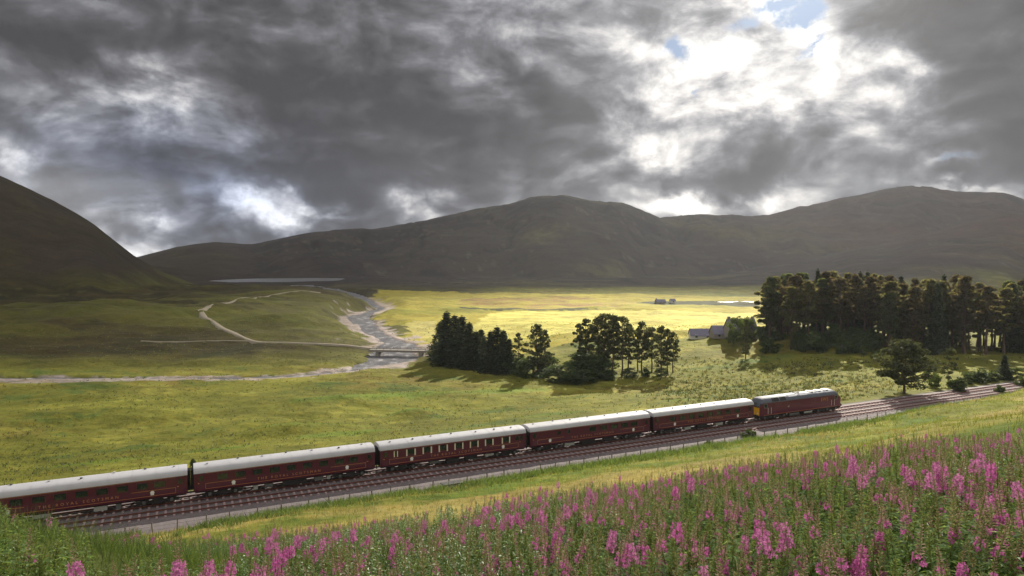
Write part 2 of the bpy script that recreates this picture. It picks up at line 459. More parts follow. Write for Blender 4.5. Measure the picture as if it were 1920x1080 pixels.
def ground_mat():
    m = bpy.data.materials.new("moorland_ground"); m.use_nodes = True; t = NT(m.node_tree)
    b = t.n['Principled BSDF']; b.inputs['Roughness'].default_value = .95; b.inputs['Specular IOR Level'].default_value = .08
    at = t.add('ShaderNodeAttribute', attribute_name='albedo')
    geo = t.add('ShaderNodeNewGeometry'); P = geo.outputs['Position']
    Ps = t.vmath('MULTIPLY', P, (1, 1, 1))
    n1 = t.noise(Ps, .9, 6, .7); n2 = t.noise(Ps, .12, 6, .65); n3 = t.noise(Ps, .018, 7, .65)
    f = t.math('ADD', t.math('MULTIPLY_ADD', n1, .8, .55), t.math('MULTIPLY_ADD', n2, .8, -.42))
    n4 = t.noise(t.vmath('MULTIPLY', P, (.5, 1, 1)), .045, 8, .72)
    f = t.math('ADD', f, t.math('ADD', t.math('MULTIPLY_ADD', n3, .8, -.40), t.math('MULTIPLY_ADD', n4, 1.3, -.65)))
    f = t.math('MAXIMUM', f, .25)
    c = t.vmath('SCALE', at.outputs['Color'], None, f)
    # tufts dry out to straw in places
    k = t.ramp(t.noise(Ps, .33, 5, .7), [(.5, 0), (.72, 1)])
    c2 = t.mix(t.math('MULTIPLY', k, .55), c, t.mix(1, c, (1.6, 1.25, .9, 1), 'MULTIPLY'))
    t.l.new(c2, b.inputs['Base Color'])
    bn = t.add('ShaderNodeBump'); bn.inputs['Strength'].default_value = .55; bn.inputs['Distance'].default_value = .35
    t.l.new(t.math('ADD', n1, t.math('MULTIPLY', n2, 2.0)), bn.inputs['Height'])
    bn2 = t.add('ShaderNodeBump'); bn2.inputs['Strength'].default_value = .6; bn2.inputs['Distance'].default_value = 6.0
    t.l.new(n3, bn2.inputs['Height']); t.l.new(bn.outputs[0], bn2.inputs['Normal'])
    t.l.new(bn2.outputs[0], b.inputs['Normal'])
    return m


# ------------------------------------------------------------------ ground
def inpoly(x, y, pix, z):
    pts = [at_z(a, b, z) for a, b in pix]; n = len(pts)
    c = np.zeros(np.shape(x), bool)
    for i in range(n):
        x1, y1 = pts[i]; x2, y2 = pts[(i + 1) % n]
        if y1 == y2: continue
        c ^= ((y1 > y) != (y2 > y)) & (x < (x2 - x1) * (y - y1) / (y2 - y1) + x1)
    return c


def albedo(x, y, z):
    p = track_p(x, y); s = track_s(x, y)
    L = lambda a, b, t: a + (np.asarray(b)[None, :] - a) * np.clip(t, 0, 1)[:, None]
    jx = x + fbm(x, y, 30, 4, 61) * 9; jy = y + fbm(x, y, 34, 4, 62) * 12
    n1 = fbm(x * .6, y, 45, 5, 63, .6) * 1.25; n2 = fbm(x * .6, y, 9, 5, 64, .65) * 1.25; n3 = fbm(x, y, 160, 4, 65); n4 = fbm(x, y, 3.0, 3, 66, .7)
    c = np.tile(np.array([.120, .122, .019]), (len(x), 1))
    c = L(c, (.135, .092, .024), sst(n1 + .5 * n2, 0, .9) * .6)          # brown sedge
    c = L(c, (.19, .19, .034), sst(n2 + .4 * n4 + .25 * n1, .15, .9) * .8)  # yellow grass
    c = L(c, (.060, .095, .020), sst(-n2 + .4 * n1, .45, 1.0) * .8)   # rushes
    c = c * 1.18
    for (kx, ky, kz, ra, rb_) in ((775, 770, -5, 7, 4), (560, 797, -4, 13, 4), (1020, 797, -4, 10, 4), (180, 876, -4, 13, 3.5), (1285, 767, -4, 9, 4), (640, 817, -4, 12, 4), (690, 742, -6, 24, 5), (880, 733, -6, 20, 5), (420, 840, -4, 10, 3), (920, 775, -5, 12, 3)):
        kk = gau(x, y, kx, ky, kz, ra, rb_, 20)
        c = L(c, (.115, .165, .022), sst(kk + .35 * n2, .35, .9) * .85)
    # left moor, browner
    moor = sst(-x, -10, 60) * sst(y, 196, 240)
    cm = np.tile(np.array([.078, .074, .016]), (len(x), 1))
    m1 = fbm(x * .5, y, 60, 5, 74, .62) * 1.5; m2 = fbm(x * .45, y, 17, 5, 75, .68) * 1.4
    cm = L(cm, (.040, .027, .012), sst(m1 + .35 * n3, -.15, .4)); cm = L(cm, (.105, .115, .017), sst(-m1 - .3 * n3 + .4 * m2, .2, .8) * .6)
    cm = L(cm, (.020, .016, .010), sst(m2 + .5 * m1, .25, .7) * .85); cm = L(cm, (.16, .15, .05), sst(m2 - .4 * m1, .5, .9) * .5)
    c = c + (cm * .82 - c) * (moor * .88)[:, None]
    # meadow fields in the valley
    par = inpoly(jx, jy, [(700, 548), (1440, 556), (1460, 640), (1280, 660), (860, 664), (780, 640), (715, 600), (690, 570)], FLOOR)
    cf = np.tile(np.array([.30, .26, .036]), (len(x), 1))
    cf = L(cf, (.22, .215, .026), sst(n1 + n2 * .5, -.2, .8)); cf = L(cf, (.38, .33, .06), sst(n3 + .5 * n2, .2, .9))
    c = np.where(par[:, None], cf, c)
    ix = x + n2 * 2; iy = y + n2 * 4
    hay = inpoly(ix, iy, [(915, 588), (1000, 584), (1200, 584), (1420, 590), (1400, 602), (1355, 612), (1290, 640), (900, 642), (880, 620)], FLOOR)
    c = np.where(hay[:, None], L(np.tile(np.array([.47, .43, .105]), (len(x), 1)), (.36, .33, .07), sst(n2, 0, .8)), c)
    hay2 = inpoly(ix, iy, [(760, 612), (815, 606), (820, 640), (770, 632)], FLOOR)
    c = np.where(hay2[:, None], L(np.tile(np.array([.38, .34, .11]), (len(x), 1)), (.30, .28, .06), sst(n2, 0, .8)), c)
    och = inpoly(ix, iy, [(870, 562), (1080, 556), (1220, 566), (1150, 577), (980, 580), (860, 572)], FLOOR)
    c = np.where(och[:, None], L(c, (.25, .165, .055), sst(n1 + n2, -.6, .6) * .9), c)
    # dykes and wet lines between the fields
    for poly in ([(860, 578), (1120, 580), (1120, 582), (860, 581)], [(1170, 566), (1420, 572), (1420, 575), (1170, 569)], [(1170, 567), (1300, 563), (1440, 566), (1440, 572), (1250, 572)]):
        c = np.where(inpoly(ix, iy, poly, FLOOR)[:, None], np.array([[.05, .055, .02]]), c)
    # far slopes: heather and grass
    hi = np.maximum(sst(z, 2, 22) * sst(y, 380, 520), sst(y + fbm(x, y, 120, 3, 85) * 60, 720, 860))
    ch = np.tile(np.array([.056, .046, .036]), (len(x), 1))
    g3 = fbm(x, y, 420, 5, 67, .6); g4 = fbm(x + y * .4, y * .35, 90, 4, 68, .6)
    g5 = fbm(x, y * .6, 38, 4, 69, .65)
    ch = L(ch, (.098, .088, .040), sst(g3 + .6 * g4 + .3 * g5, 0, .7)); ch = L(ch, (.028, .021, .020), sst(-g3 + .7 * g4 + .4 * g5, .1, .7) * .9)
    ch = L(ch, (.15, .13, .09), sst(g5 + .3 * g4, .62, .9) * .5)
    r1 = 1 - np.abs(fbm(x, y * .3, 170, 4, 78)); r2 = 1 - np.abs(fbm(x, y * .35, 70, 4, 79))
    ch = L(ch, (.024, .020, .017), sst(r1, .93, .99) * .8); ch = L(ch, (.032, .027, .021), sst(r2, .92, .99) * .55)
    ch = L(ch, (.13, .115, .085), sst(fbm(x, y * .4, 26, 4, 80, .7), .62, .9) * .6)
    lh = sst(-x / np.maximum(y, 1), .33, .48)
    ch = L(ch, (.046, .034, .019), lh * (.75 + .25 * g5)); ch = L(ch, (.075, .066, .024), lh * sst(g4 + .5 * g5, .2, .9) * .7)
    rb = sst(x / np.maximum(y, 1), .2, .55) * sst(z, 0, 60)
    ch = L(ch, (.090, .050, .038), rb * sst(g4 + .4, -.2, .8) * .8)
    c = c + (ch * .84 - c) * hi[:, None]
    # bank above the railway: sunburnt and green grass
    bk = sst(p, 8, 12)
    cb = np.tile(np.array([.165, .175, .026]), (len(x), 1))
    cb = L(cb, (.27, .225, .065), sst(n2 + .5 * n1, 0, .6)); cb = L(cb, (.09, .135, .016), sst(-n2 + .5 * n4, .1, .6))
    cb = L(cb, (.06, .09, .022), (1 - sst(p, 12, 15)) * .7 * sst(n2 + .3, -.3, .6))
    cb = L(cb, (.07, .085, .03), sst(p, 66, 72) * .8)
    c = c + (cb - c) * bk[:, None]
    # track bed
    tb = sst(p, -4.2, -3.2) * (1 - sst(p, 8.0 , 9.2))
    c = L(c, (.125, .11, .105), tb)
    # river gravel and dry bed
    m = (y > 120) & (p < -25)
    gv = 1 - sst(np.where(m, np.minimum(pd(x, y, GRAV), pd(x, y, GRAV2)) * (1 + .5 * fbm(x, y, 6, 3, 73)), 9), .85, 1.1)
    c = L(c, (.33, .28, .265), gv * (.85 + .3 * n4))
    wd = np.where(m, water_d(x, y), 9)
    c = L(c, (.05, .05, .03), 1 - sst(wd, .9, 1.05))
    # dark shelf under cut banks
    return np.clip(c, .01, .8)


def build_ground():
    a1 = np.linspace(-1.02, 1.02, 620); a2 = np.linspace(1.02, 2 * math.pi - 1.02, 62)[1:-1]
    az = np.concatenate([a1, a2]); n = len(az)
    r = np.concatenate([np.geomspace(1.0, 60, 90), np.geomspace(60, 1300, 400)[1:], np.geomspace(1300, 6200, 110)[1:]])
    A, RR = np.meshgrid(az, r); X = (RR * np.sin(A)).ravel(); Y = (RR * np.cos(A)).ravel()
    Z = height(X, Y)
    V = np.stack([X, Y, Z], 1); c0 = np.array([[0, 0, hz(0, 0)]])
    m = len(r)
    i = np.arange(m - 1)[:, None] * n; j = np.arange(n)[None, :]; j2 = (j + 1) % n
    F = np.stack([i + j, i + n + j, i + n + j2, i + j2], -1).reshape(-1, 4)
    # close the middle
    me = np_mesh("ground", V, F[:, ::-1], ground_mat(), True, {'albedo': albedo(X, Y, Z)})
    o = link_mesh("ground", me); tag(o, kind='structure')


build_ground()

M_WATER = bpy.data.materials.new("river_water"); M_WATER.use_nodes = True
_t = NT(M_WATER.node_tree); _b = _t.n['Principled BSDF']
_b.inputs['Base Color'].default_value = (.14, .14, .15, 1); _b.inputs['Roughness'].default_value = .34; _b.inputs['IOR'].default_value = 1.33
_b.inputs['Specular IOR Level'].default_value = .8
_g = _t.add('ShaderNodeNewGeometry'); _bn = _t.add('ShaderNodeBump'); _bn.inputs['Strength'].default_value = .9; _bn.inputs['Distance'].default_value = .22
_rf = _t.ramp(_t.noise(_t.vmath('MULTIPLY', _g.outputs['Position'], (1, .45, 1)), .35, 7, .75), [(.47, (.10, .10, .11)), (.56, (.20, .19, .19)), (.66, (.50, .49, .50))])
_t.l.new(_rf, _b.inputs['Base Color'])
_t.l.new(_t.noise(_t.vmath('MULTIPLY', _g.outputs['Position'], (.8, 1.6, 1)), 1.2, 5, .65), _bn.inputs['Height']); _t.l.new(_bn.outputs[0], _b.inputs['Normal'])


def sheet(name, x0, x1, y0, y1, z, mat, n=8):
    mb = MB()
    xs = np.linspace(x0, x1, n + 1); ys = np.linspace(y0, y1, n + 1)
    X, Y = np.meshgrid(xs, ys); V = np.stack([X.ravel(), Y.ravel(), np.full(X.size, z)], 1)
    i = np.arange(n)[:, None] * (n + 1); j = np.arange(n)[None, :]
    F = np.stack([i + j, i + j + 1, i + n + 2 + j, i + n + 1 + j], -1).reshape(-1, 4)
    return tag(link_mesh(name, np_mesh(name, V, F, mat)), kind='structure')


sheet("river_water", -420, 520, 165, 700, WATER, M_WATER)
sheet("loch_water", -900, 700, 700, 1700, WATER, M_WATER)

def build_shade_cloud():
    """unseen cloud slab added to shade the hills, its openings shaped to light the valley"""
    m = bpy.data.materials.new("shade_cloud_vapour"); m.use_nodes = True; t = NT(m.node_tree); t.n.clear()
    out = t.add('ShaderNodeOutputMaterial'); tr = t.add('ShaderNodeBsdfTransparent'); df = t.add('ShaderNodeBsdfDiffuse'); tl = t.add('ShaderNodeBsdfTranslucent')
    df.inputs[0].default_value = (.8, .8, .8, 1); tl.inputs[0].default_value = (.7, .7, .7, 1)
    a = t.add('ShaderNodeMixShader'); a.inputs[0].default_value = .5; t.l.new(df.outputs[0], a.inputs[1]); t.l.new(tl.outputs[0], a.inputs[2])
    geo = t.add('ShaderNodeNewGeometry'); sp = t.add('ShaderNodeSeparateXYZ'); t.l.new(geo.outputs['Position'], sp.inputs[0])
    G = t.vmath('SUBTRACT', geo.outputs['Position'], t.vmath('SCALE', (SDIR.x / SDIR.z, SDIR.y / SDIR.z, 1.0), None, sp.outputs[2]))
    G = t.vmath('ADD', G, t.vmath('MULTIPLY', t.vmath('SUBTRACT', t.noise(G, .004, 3, .5, 'Color'), (.5, .5, .5)), (90, 120, 0)))
    F = t.math('MULTIPLY_ADD', t.noise(G, .0016, 4, .6), .10, -.02)
    for (x, y, rx, ry, ro, am) in SHADE_CLOUD_GAPS:
        F = t.math('MULTIPLY_ADD', t.math('MULTIPLY', t.blob(G, (x, y), (rx, ry), R(ro), 'SPHERICAL'), 2.0, clamp=True), am, F)
    T = t.math('MAXIMUM', t.math('MINIMUM', F, 1.0), .012)
    op = t.math('SUBTRACT', 1.0, t.math('SQRT', T))
    b = t.add('ShaderNodeMixShader'); t.l.new(op, b.inputs[0]); t.l.new(tr.outputs[0], b.inputs[1]); t.l.new(a.outputs[0], b.inputs[2])
    t.l.new(b.outputs[0], out.inputs[0])
    n = 70
    gx = np.linspace(-3200, 5200, n); gy = np.linspace(-1800, 6400, n); X, Y = np.meshgrid(gx, gy)
    edge = np.minimum.reduce([sst(X, -3200, -2700), 1 - sst(X, 4700, 5200), sst(Y, -1800, -1300), 1 - sst(Y, 6000, 6400)])
    Vs = []
    for sgn in (-1, 1):
        Z = 9200 + sgn * edge * (170 + 130 * fbm(X, Y, 900, 4, 90 + sgn))
        Vs.append(np.stack([X + SDIR.x / SDIR.z * Z, Y + SDIR.y / SDIR.z * Z, Z], -1).reshape(-1, 3))
    i = np.arange(n - 1)[:, None] * n; j = np.arange(n - 1)[None, :]
    F0 = np.stack([i + j, i + j + 1, i + n + 1 + j, i + n + j], -1).reshape(-1, 4)
    o = link_mesh("added_shade_cloud", np_mesh("added_shade_cloud", np.concatenate(Vs), np.concatenate([F0[:, ::-1], F0 + n * n]), m, True))
    tag(o, kind='structure')


SHADE_CLOUD_GAPS = [(150, 435, 330, 300, 0, 1.0), (60, 100, 420, 230, 0, .42), (125, 140, 190, 160, 0, .40)]  # openings shaped to choose which ground the sun reaches
build_shade_cloud()
# ------------------------------------------------------------------ railway
M_BALLAST = pmat("ballast_stone", (.165, .138, .138), .95, noise=(2.2, .45), bump=(9, .8, .06))
M_SLEEPER = pmat("sleeper_concrete", (.36, .26, .25), .9, noise=(1.5, .3))
M_SLEEPER2 = pmat("sleeper_timber", (.10, .07, .055), .9, noise=(1.5, .3))
M_RAIL = pmat("rusty_rail", (.17, .065, .05), .6, metal=.3, noise=(1, .25))
ANG = math.atan2(TY, TX)


def on_line(name, s, p, z=0.0, **kw):
    x, y = from_sp(s, p); return empty(name, (x, y, z), ANG, **kw)


def build_tracks():
    S0, S1 = -46.0, 250.0
    # ballast prism, uneven along its length
    xs = np.arange(S0 - 40, S1 + 60, 1.6)
    prof = [(8.9, -.42), (6.6, -.20), (5.1, -.14), (4.9, -.10), (2.05, -.08), (1.7, -.10), (-1.7, -.08), (-2.0, -.12), (-3.6, -.42), (-4.4, -.9)]
    rng = np.random.default_rng(5); V = []
    for k, s_ in enumerate(xs):
        for (p, z) in prof:
            x, y = from_sp(s_, p); V.append((x, y, z + rng.uniform(-.03, .03) * (1 if abs(p) > 4.95 else .3)))
    n = len(prof); m = len(xs)
    i = np.arange(m - 1)[:, None] * n; j = np.arange(n - 1)[None, :]
    F = np.stack([i + j, i + n + j, i + n + j + 1, i + j + 1], -1).reshape(-1, 4)
    tag(link_mesh("ballast", np_mesh("ballast", V, F, M_BALLAST)), kind='structure')
    sl = MB(); c = .03
    sl.loft([[(-.13, y, -.16), (.13, y, -.16), (.10, y, z), (-.10, y, z)] for y, z in ((-1.27, .0), (-.5, .0), (-.4, -.03), (.4, -.03), (.5, .0), (1.27, .0))])
    me_c = sl.mesh("sleeper", M_SLEEPER)
    tracks = [(3.4, "nearer empty railway line with brown rails running in front of the train"), (0.0, "farther railway line that the maroon train stands on")]
    for (p, lab) in tracks:
        root = on_line("railway_track", 0, p, 0, label=lab, cat="railway track", group="railway lines side by side")
        first = None
        for k in range(296):
            s_ = S0 + 6 + k * .80
            if first is None: o = link_mesh("sleeper", me_c, root)
            else: o = first.copy(); COL.objects.link(o); o.parent = root
            first = first or o
            o.location = (s_, 0, 0); o.rotation_euler = (0, 0, random.uniform(-.01, .01))
        for sy in (-.7525, .7525):
            rb = MB()
            for (w, z0, z1) in ((.07, .0, .02), (.012, .02, .10), (.036, .10, .142)):
                rb.box(S0 - 30, S1 + 50, sy - w, sy + w, z0 + .0005 * (z0 > 0), z1)
            rb.build("rail", M_RAIL, root)


build_tracks()

# ------------------------------------------------------------------ train
M_MAROON = pmat("maroon_coach_paint", (.085, .013, .028), .28, spec=.5, noise=(.6, .15), coat=.3)
M_ROOFW = pmat("white_roof_paint", (.45, .447, .47), .6, spec=.2, noise=(.9, .16))
M_BLACK = pmat("black_underframe", (.022, .020, .020), .7, noise=(3, .4))
M_WHEEL = pmat("wheel_steel", (.09, .075, .07), .5, metal=.4, noise=(4, .3))
M_GOLD = pmat("gold_lining", (.50, .22, .07), .45, noise=(3, .1))
M_GLASS = pmat("window_glass", (.02, .028, .024), .06, spec=.9)
M_CREAM = pmat("cream_curtain", (.66, .58, .42), .8, noise=(4, .1))
M_GREYB = pmat("grey_equipment", (.10, .10, .095), .6, noise=(3, .3))
M_PALE = pmat("pale_equipment", (.30, .30, .27), .6, noise=(3, .3))
M_LROOF = pmat("grey_locomotive_roof", (.11, .12, .15), .6, spec=.2, noise=(1.2, .2))
M_YEL = pmat("yellow_warning_panel", (.85, .47, .03), .4, noise=(2, .08))
M_LMAR = pmat("maroon_locomotive_paint", (.105, .016, .034), .3, spec=.5, noise=(.5, .15), coat=.3)
M_WHITE = pmat("white_marking", (.75, .73, .68), .5)


def text_mesh(txt, size, spacing=1.0, mat=None, depth=.004):
    cu = bpy.data.curves.new("lettering", 'FONT'); cu.body = txt; cu.size = size; cu.extrude = depth; cu.space_character = spacing
    cu.align_x = 'CENTER'; cu.align_y = 'CENTER'; cu.resolution_u = 2
    tmp = bpy.data.objects.new("tmp_lettering", cu); COL.objects.link(tmp)
    me = bpy.data.meshes.new_from_object(tmp.evaluated_get(bpy.context.evaluated_depsgraph_get()))
    bpy.data.objects.remove(tmp); me.materials.clear(); me.materials.append(mat); return me


TXT = text_mesh("THE ROYAL SCOTSMAN", .40, 1.75, M_GOLD)


def side_text(me, x, z, off, root, name="lettering", sides=(-1, 1)):
    for sd in sides:
        o = link_mesh(name, me, root); o.location = (x, sd * off, z)
        o.rotation_euler = (math.pi / 2, 0, 0 if sd < 0 else math.pi)


def side_y(z):  # half width of coach body at height z
    return 1.40 - .05 * ((z - 1.9) / 1.0) ** 2 - .0


def window(root, x, z0, z1, w, curtain=0.0, sides=(-1, 1), off=0.0):
    zc = (z0 + z1) / 2; y = side_y(zc) + off
    for sd in sides:
        fr = MB(); a, b = x - w / 2, x + w / 2; t = .05
        def bx(x0, x1, za, zb, p0, p1): fr.box(x0, x1, min(sd * p0, sd * p1), max(sd * p0, sd * p1), za, zb)
        y0, y1 = y - .06, y + .035
        bx(a - t, b + t, z1, z1 + t, y0, y1); bx(a - t, b + t, z0 - t, z0, y0, y1); bx(a - t, a, z0, z1, y0, y1); bx(b, b + t, z0, z1, y0, y1)
        f = fr.build("window", M_MAROON, root)
        g = MB(); yy = y + .006; g.box(a, b, min(sd * (y - .05), sd * yy), max(sd * (y - .05), sd * yy), z0, z1); g.build("pane", M_GLASS, f)
        if curtain:
            for e0, e1 in ((a + .01, a + .01 + curtain), (b - .01 - curtain, b - .01)):
                c = MB(); k0, k1 = sorted((sd * (yy + .003), sd * (yy + .016)))
                c.box(e0, e1, k0, k1, z0 + .01, z1 - .01); c.build("curtain", M_CREAM, f)


def bogie(root, x, wb=2.6, axles=2, r=.46):
    L = wb / 2 + .75
    m = MB()
    for sd in (-1, 1):
        y0, y1 = sorted((sd * .98, sd * 1.14))
        m.loft([[(xx, y0, z0), (xx, y1, z0), (xx, y1, z1), (xx, y0, z1)] for xx, z0, z1 in ((x - L, .52, .72), (x - wb / 2 - .2, .40, .80), (x - .6, .42, .72), (x - .4, .30, .86), (x + .4, .30, .86), (x + .6, .42, .72), (x + wb / 2 + .2, .40, .80), (x + L, .52, .72))])
    m.box(x - .25, x + .25, -.98, .98, .5, .95)
    b = m.build("bogie", M_BLACK, root)
    for k in range(axles):
        xx = x - wb / 2 + k * wb / (axles - 1)
        for sd in (-1, 1):
            w = MB(); w.tube([(xx, sd * .66, r + .142), (xx, sd * .79, r + .142)], r, 16); w.tube([(xx, sd * .79, r + .142), (xx, sd * .83, r + .142)], r * .35, 8)
            w.build("wheel", M_WHEEL, b)
            a = MB(); y0, y1 = sorted((sd * 1.145, sd * 1.27)); a.box(xx - .15, xx + .15, y0, y1, .44, .76); a.build("axle_box", M_GREYB, b)


def carriage(idx, x0, label):
    """x0: along-track start; body 19.66 m of a 20.3 m pitch"""
    root = on_line("railway_carriage", x0 + 10.15, 0, 0, label=label, cat="railway carriage", group="maroon carriages of the train")
    H = 9.83
    zs = [1.02, 1.10, 1.45, 1.9, 2.4, 2.85, 3.02]
    body = MB(); right = [(side_y(z) if z > 1.05 else 1.33, z) for z in zs]
    sec = lambda x: [(x, y, z) for y, z in right] + [(x, -y, z) for y, z in right[::-1]]
    body.loft([sec(-H), sec(H)]); body.build("body", M_MAROON, root, smooth=True)
    # roof arc with drip rail, ends rounded down slightly
    roof = MB(); n = 14
    def arc(x, k):
        pts = []
        for i in range(n + 1):
            a = math.pi * i / n; c_ = math.cos(a); s_ = math.sin(a)
            pts.append((x, 1.42 * (abs(c_) ** .8) * (1 if c_ > 0 else -1), 3.025 + (.70 * k) * s_ ** .75))
        return pts
    roof.loft([arc(-H - .02, .96), arc(-H + .25, 1), arc(H - .25, 1), arc(H + .02, .96)]); ro = roof.build("roof", M_ROOFW, root, smooth=True)
    seam = MB()
    for k in range(-4, 5):
        a = [(p[0], p[1] * 1.004, p[2] + .012) for p in arc(k * 2.18 + .3, 1)]; b_ = [(p[0] + .05, p[1], p[2]) for p in a]
        seam.loft([a, b_], close=False, cap=False)
    seam.build("roof_seam", M_ROOFW, ro)
    rng = random.Random(40 + idx)
    for k in range(7):
        v = MB(); vx = -8.4 + k * 2.8 + rng.uniform(-.3, .3); vy = rng.choice((-.35, .35, 0))
        v.tube([(vx, vy, 3.66), (vx, vy, 3.84)], [.11, .13], 8); v.build("roof_ventilator", M_GREYB if k % 2 else M_ROOFW, ro)
    # gangways
    for e in (-1, 1):
        g = MB(); a, b = sorted((e * (H + .022), e * (H + .31)))
        g.box(a, b, -.52, .52, 1.1, 3.25); g.build("gangway", M_BLACK, root)
        bf = MB()
        for sd in (-1, 1): bf.tube([(e * (H - .1), sd * .87, .98), (e * (H + .3), sd * .87, .98)], .09, 8); bf.tube([(e * (H + .3), sd * .87, .98), (e * (H + .34), sd * .87, .98)], .23, 10)
        bf.build("buffers", M_BLACK, root)
        ep = MB(); a, b = sorted((e * (H + .002), e * (H + .02))); ep.box(a, b, -1.3, 1.3, 1.15, 3.0); ep.build("end_panel", M_BLACK, root)
    # windows differ from coach to coach
    if idx == 2:   # saloon with large curtained windows
        xsw = [-6.0, -3.9, -1.8, .3, 2.4, 4.5, 6.9]
        for x in xsw: window(root, x, 1.98, 2.82, 1.25, .17)
        window(root, -7.9, 2.05, 2.8, .55, .12); window(root, 8.5, 2.1, 2.75, .5)
    elif idx in (0, 1):
        xsw = [-7.0, -5.2, -3.4, -1.6, .2, 2.0, 3.8, 5.6, 7.2]
        for x in xsw: window(root, x, 2.02, 2.72, 1.0)
    elif idx == 3:
        for x in [-5.4, -3.9]: window(root, x, 2.2, 2.7, .5)
        for x in [0, 1.8, 3.6, 5.4, 7.0]: window(root, x, 2.02, 2.72, 1.05)
    else:
        for x in [-6.3, -4.5, -2.7, -.9, .9, 2.7, 4.5, 6.4]: window(root, x, 2.0, 2.72, .95)
    # doors
    for e in (-1, 1):
        for sd in (-1, 1):
            d = MB(); y = side_y(2.0); x = e * 9.15; y0, y1 = sorted((sd * (y - .1), sd * (y + .022)))
            d.box(x - .36, x + .36, y0, y1, 1.14, 2.95); dd = d.build("door", M_MAROON, root)
            h = MB(); y0, y1 = sorted((sd * (y + .0225), sd * (y + .07))); h.box(x - .3, x - .16, y0, y1, 1.92, 1.99); h.build("handle", M_GOLD, dd)
            pn = MB(); y0, y1 = sorted((sd * (y + .0225), sd * (y + .035))); pn.box(x - .2, x + .2, y0, y1, 2.2, 2.75); pn.build("pane", M_GLASS, dd)
    # gold lining, broken where the lettering goes
    for sd in (-1, 1):
        for (z, t, segs) in ((1.86, .035, ((-8.7, -4.6), (4.6, 8.7)) if idx != 4 else ((-8.7, 8.7),)), (1.28, .035, ((-8.7, 8.7),)), (2.95, .03, ((-8.7, 8.7),))):
            for a, b in segs:
                l = MB(); y = side_y(z); y0, y1 = sorted((sd * (y - .03), sd * (y + .009)));
                l.box(a, b, y0, y1, z - t / 2, z + t / 2); l.build("gold_line", M_GOLD, root)
        l = MB()
        for e in (-1, 1):
            y = side_y(1.57); y0, y1 = sorted((sd * (y - .03), sd * (y + .008)))
            l.box(e * 8.7 - .017, e * 8.7 + .017, y0, y1, 1.3, 1.84)
        l.build("gold_line", M_GOLD, root)
    side_text(TXT, 0, 1.62, side_y(1.62) + .012, root)
    for x in ((-5.9, 6.5) if idx != 3 else (-6.8, 6.9)):
        for sd in (-1, 1):
            # round crest with a shield below, cream and gold
            c_ = MB(); y = side_y(1.58); y0, y1 = sorted((sd * (y - .02), sd * (y + .012)))
            c_.tube([(x, y0, 1.62), (x, y1, 1.62)], .2, 12); c_.box(x - .16, x + .16, min(y0, y1), max(y0, y1), 1.36, 1.47); c_.build("crest", M_WHITE, root)
    # underframe
    u = MB(); u.box(-H + .1, H - .1, -1.18, 1.18, .86, 1.018)
    for sd in (-1, 1):
        y0, y1 = sorted((sd * 1.08, sd * 1.14))
        u.loft([[(xx, y0, z), (xx, y1, z), (xx, y1, z + .07), (xx, y0, z + .07)] for xx, z in ((-5.4, .86), (-3.6, .48), (3.6, .48), (5.4, .86))])
    u.build("underframe", M_BLACK, root)
    boxes = {0: [(-3.2, 1.5, 1, .35), (1.8, 1.2, 1, .45), (3.4, .5, 0, .5)], 1: [(-3.6, .45, 1, .45), (-2.2, .9, 0, .4), (.6, 2.6, 2, .5), (3.3, 1.0, 0, .4), (4.4, .4, 1, .4)],
             2: [(-2.9, 1.2, 0, .3), (-.4, 1.7, 2, .55), (2.1, 1.6, 2, .4), (4.6, 1.2, 1, .25)], 3: [(-3.6, 1.5, 1, .35), (-.6, 2.2, 2, .55), (2.9, 1.6, 2, .5)], 4: [(-3.3, 1.2, 1, .4), (-.5, 2.0, 2, .5), (2.9, 1.4, 1, .4)]}[idx]
    for (x, w, c_, h) in boxes:
        b = MB(); b.loft([[(x - w / 2, y, .84 - h), (x + w / 2, y, .84 - h), (x + w / 2, y, .855), (x - w / 2, y, .855)] for y in (-1.22, -.6)]); b.loft([[(x - w / 2, y, .84 - h), (x + w / 2, y, .84 - h), (x + w / 2, y, .855), (x - w / 2, y, .855)] for y in (.6, 1.22)])
        b.build("equipment_box", (M_GREYB, M_PALE, M_BLACK)[c_], root)
    bogie(root, -7.0); bogie(root, 7.0)
    return root


# along-track positions: 20.3 m pitch
carriage(0, -20.3, "maroon carriage at the left edge of the photo, behind the green flower spikes")
carriage(1, 0.0, "second maroon carriage from the left, with a long row of dark windows above gold lettering")
carriage(2, 20.3, "maroon saloon carriage in the middle of the train, its large windows framed by cream curtains")
carriage(3, 40.6, "fourth maroon carriage from the left, mostly blank at its left end")
carriage(4, 60.9, "maroon carriage coupled right behind the locomotive, next to its yellow nose")


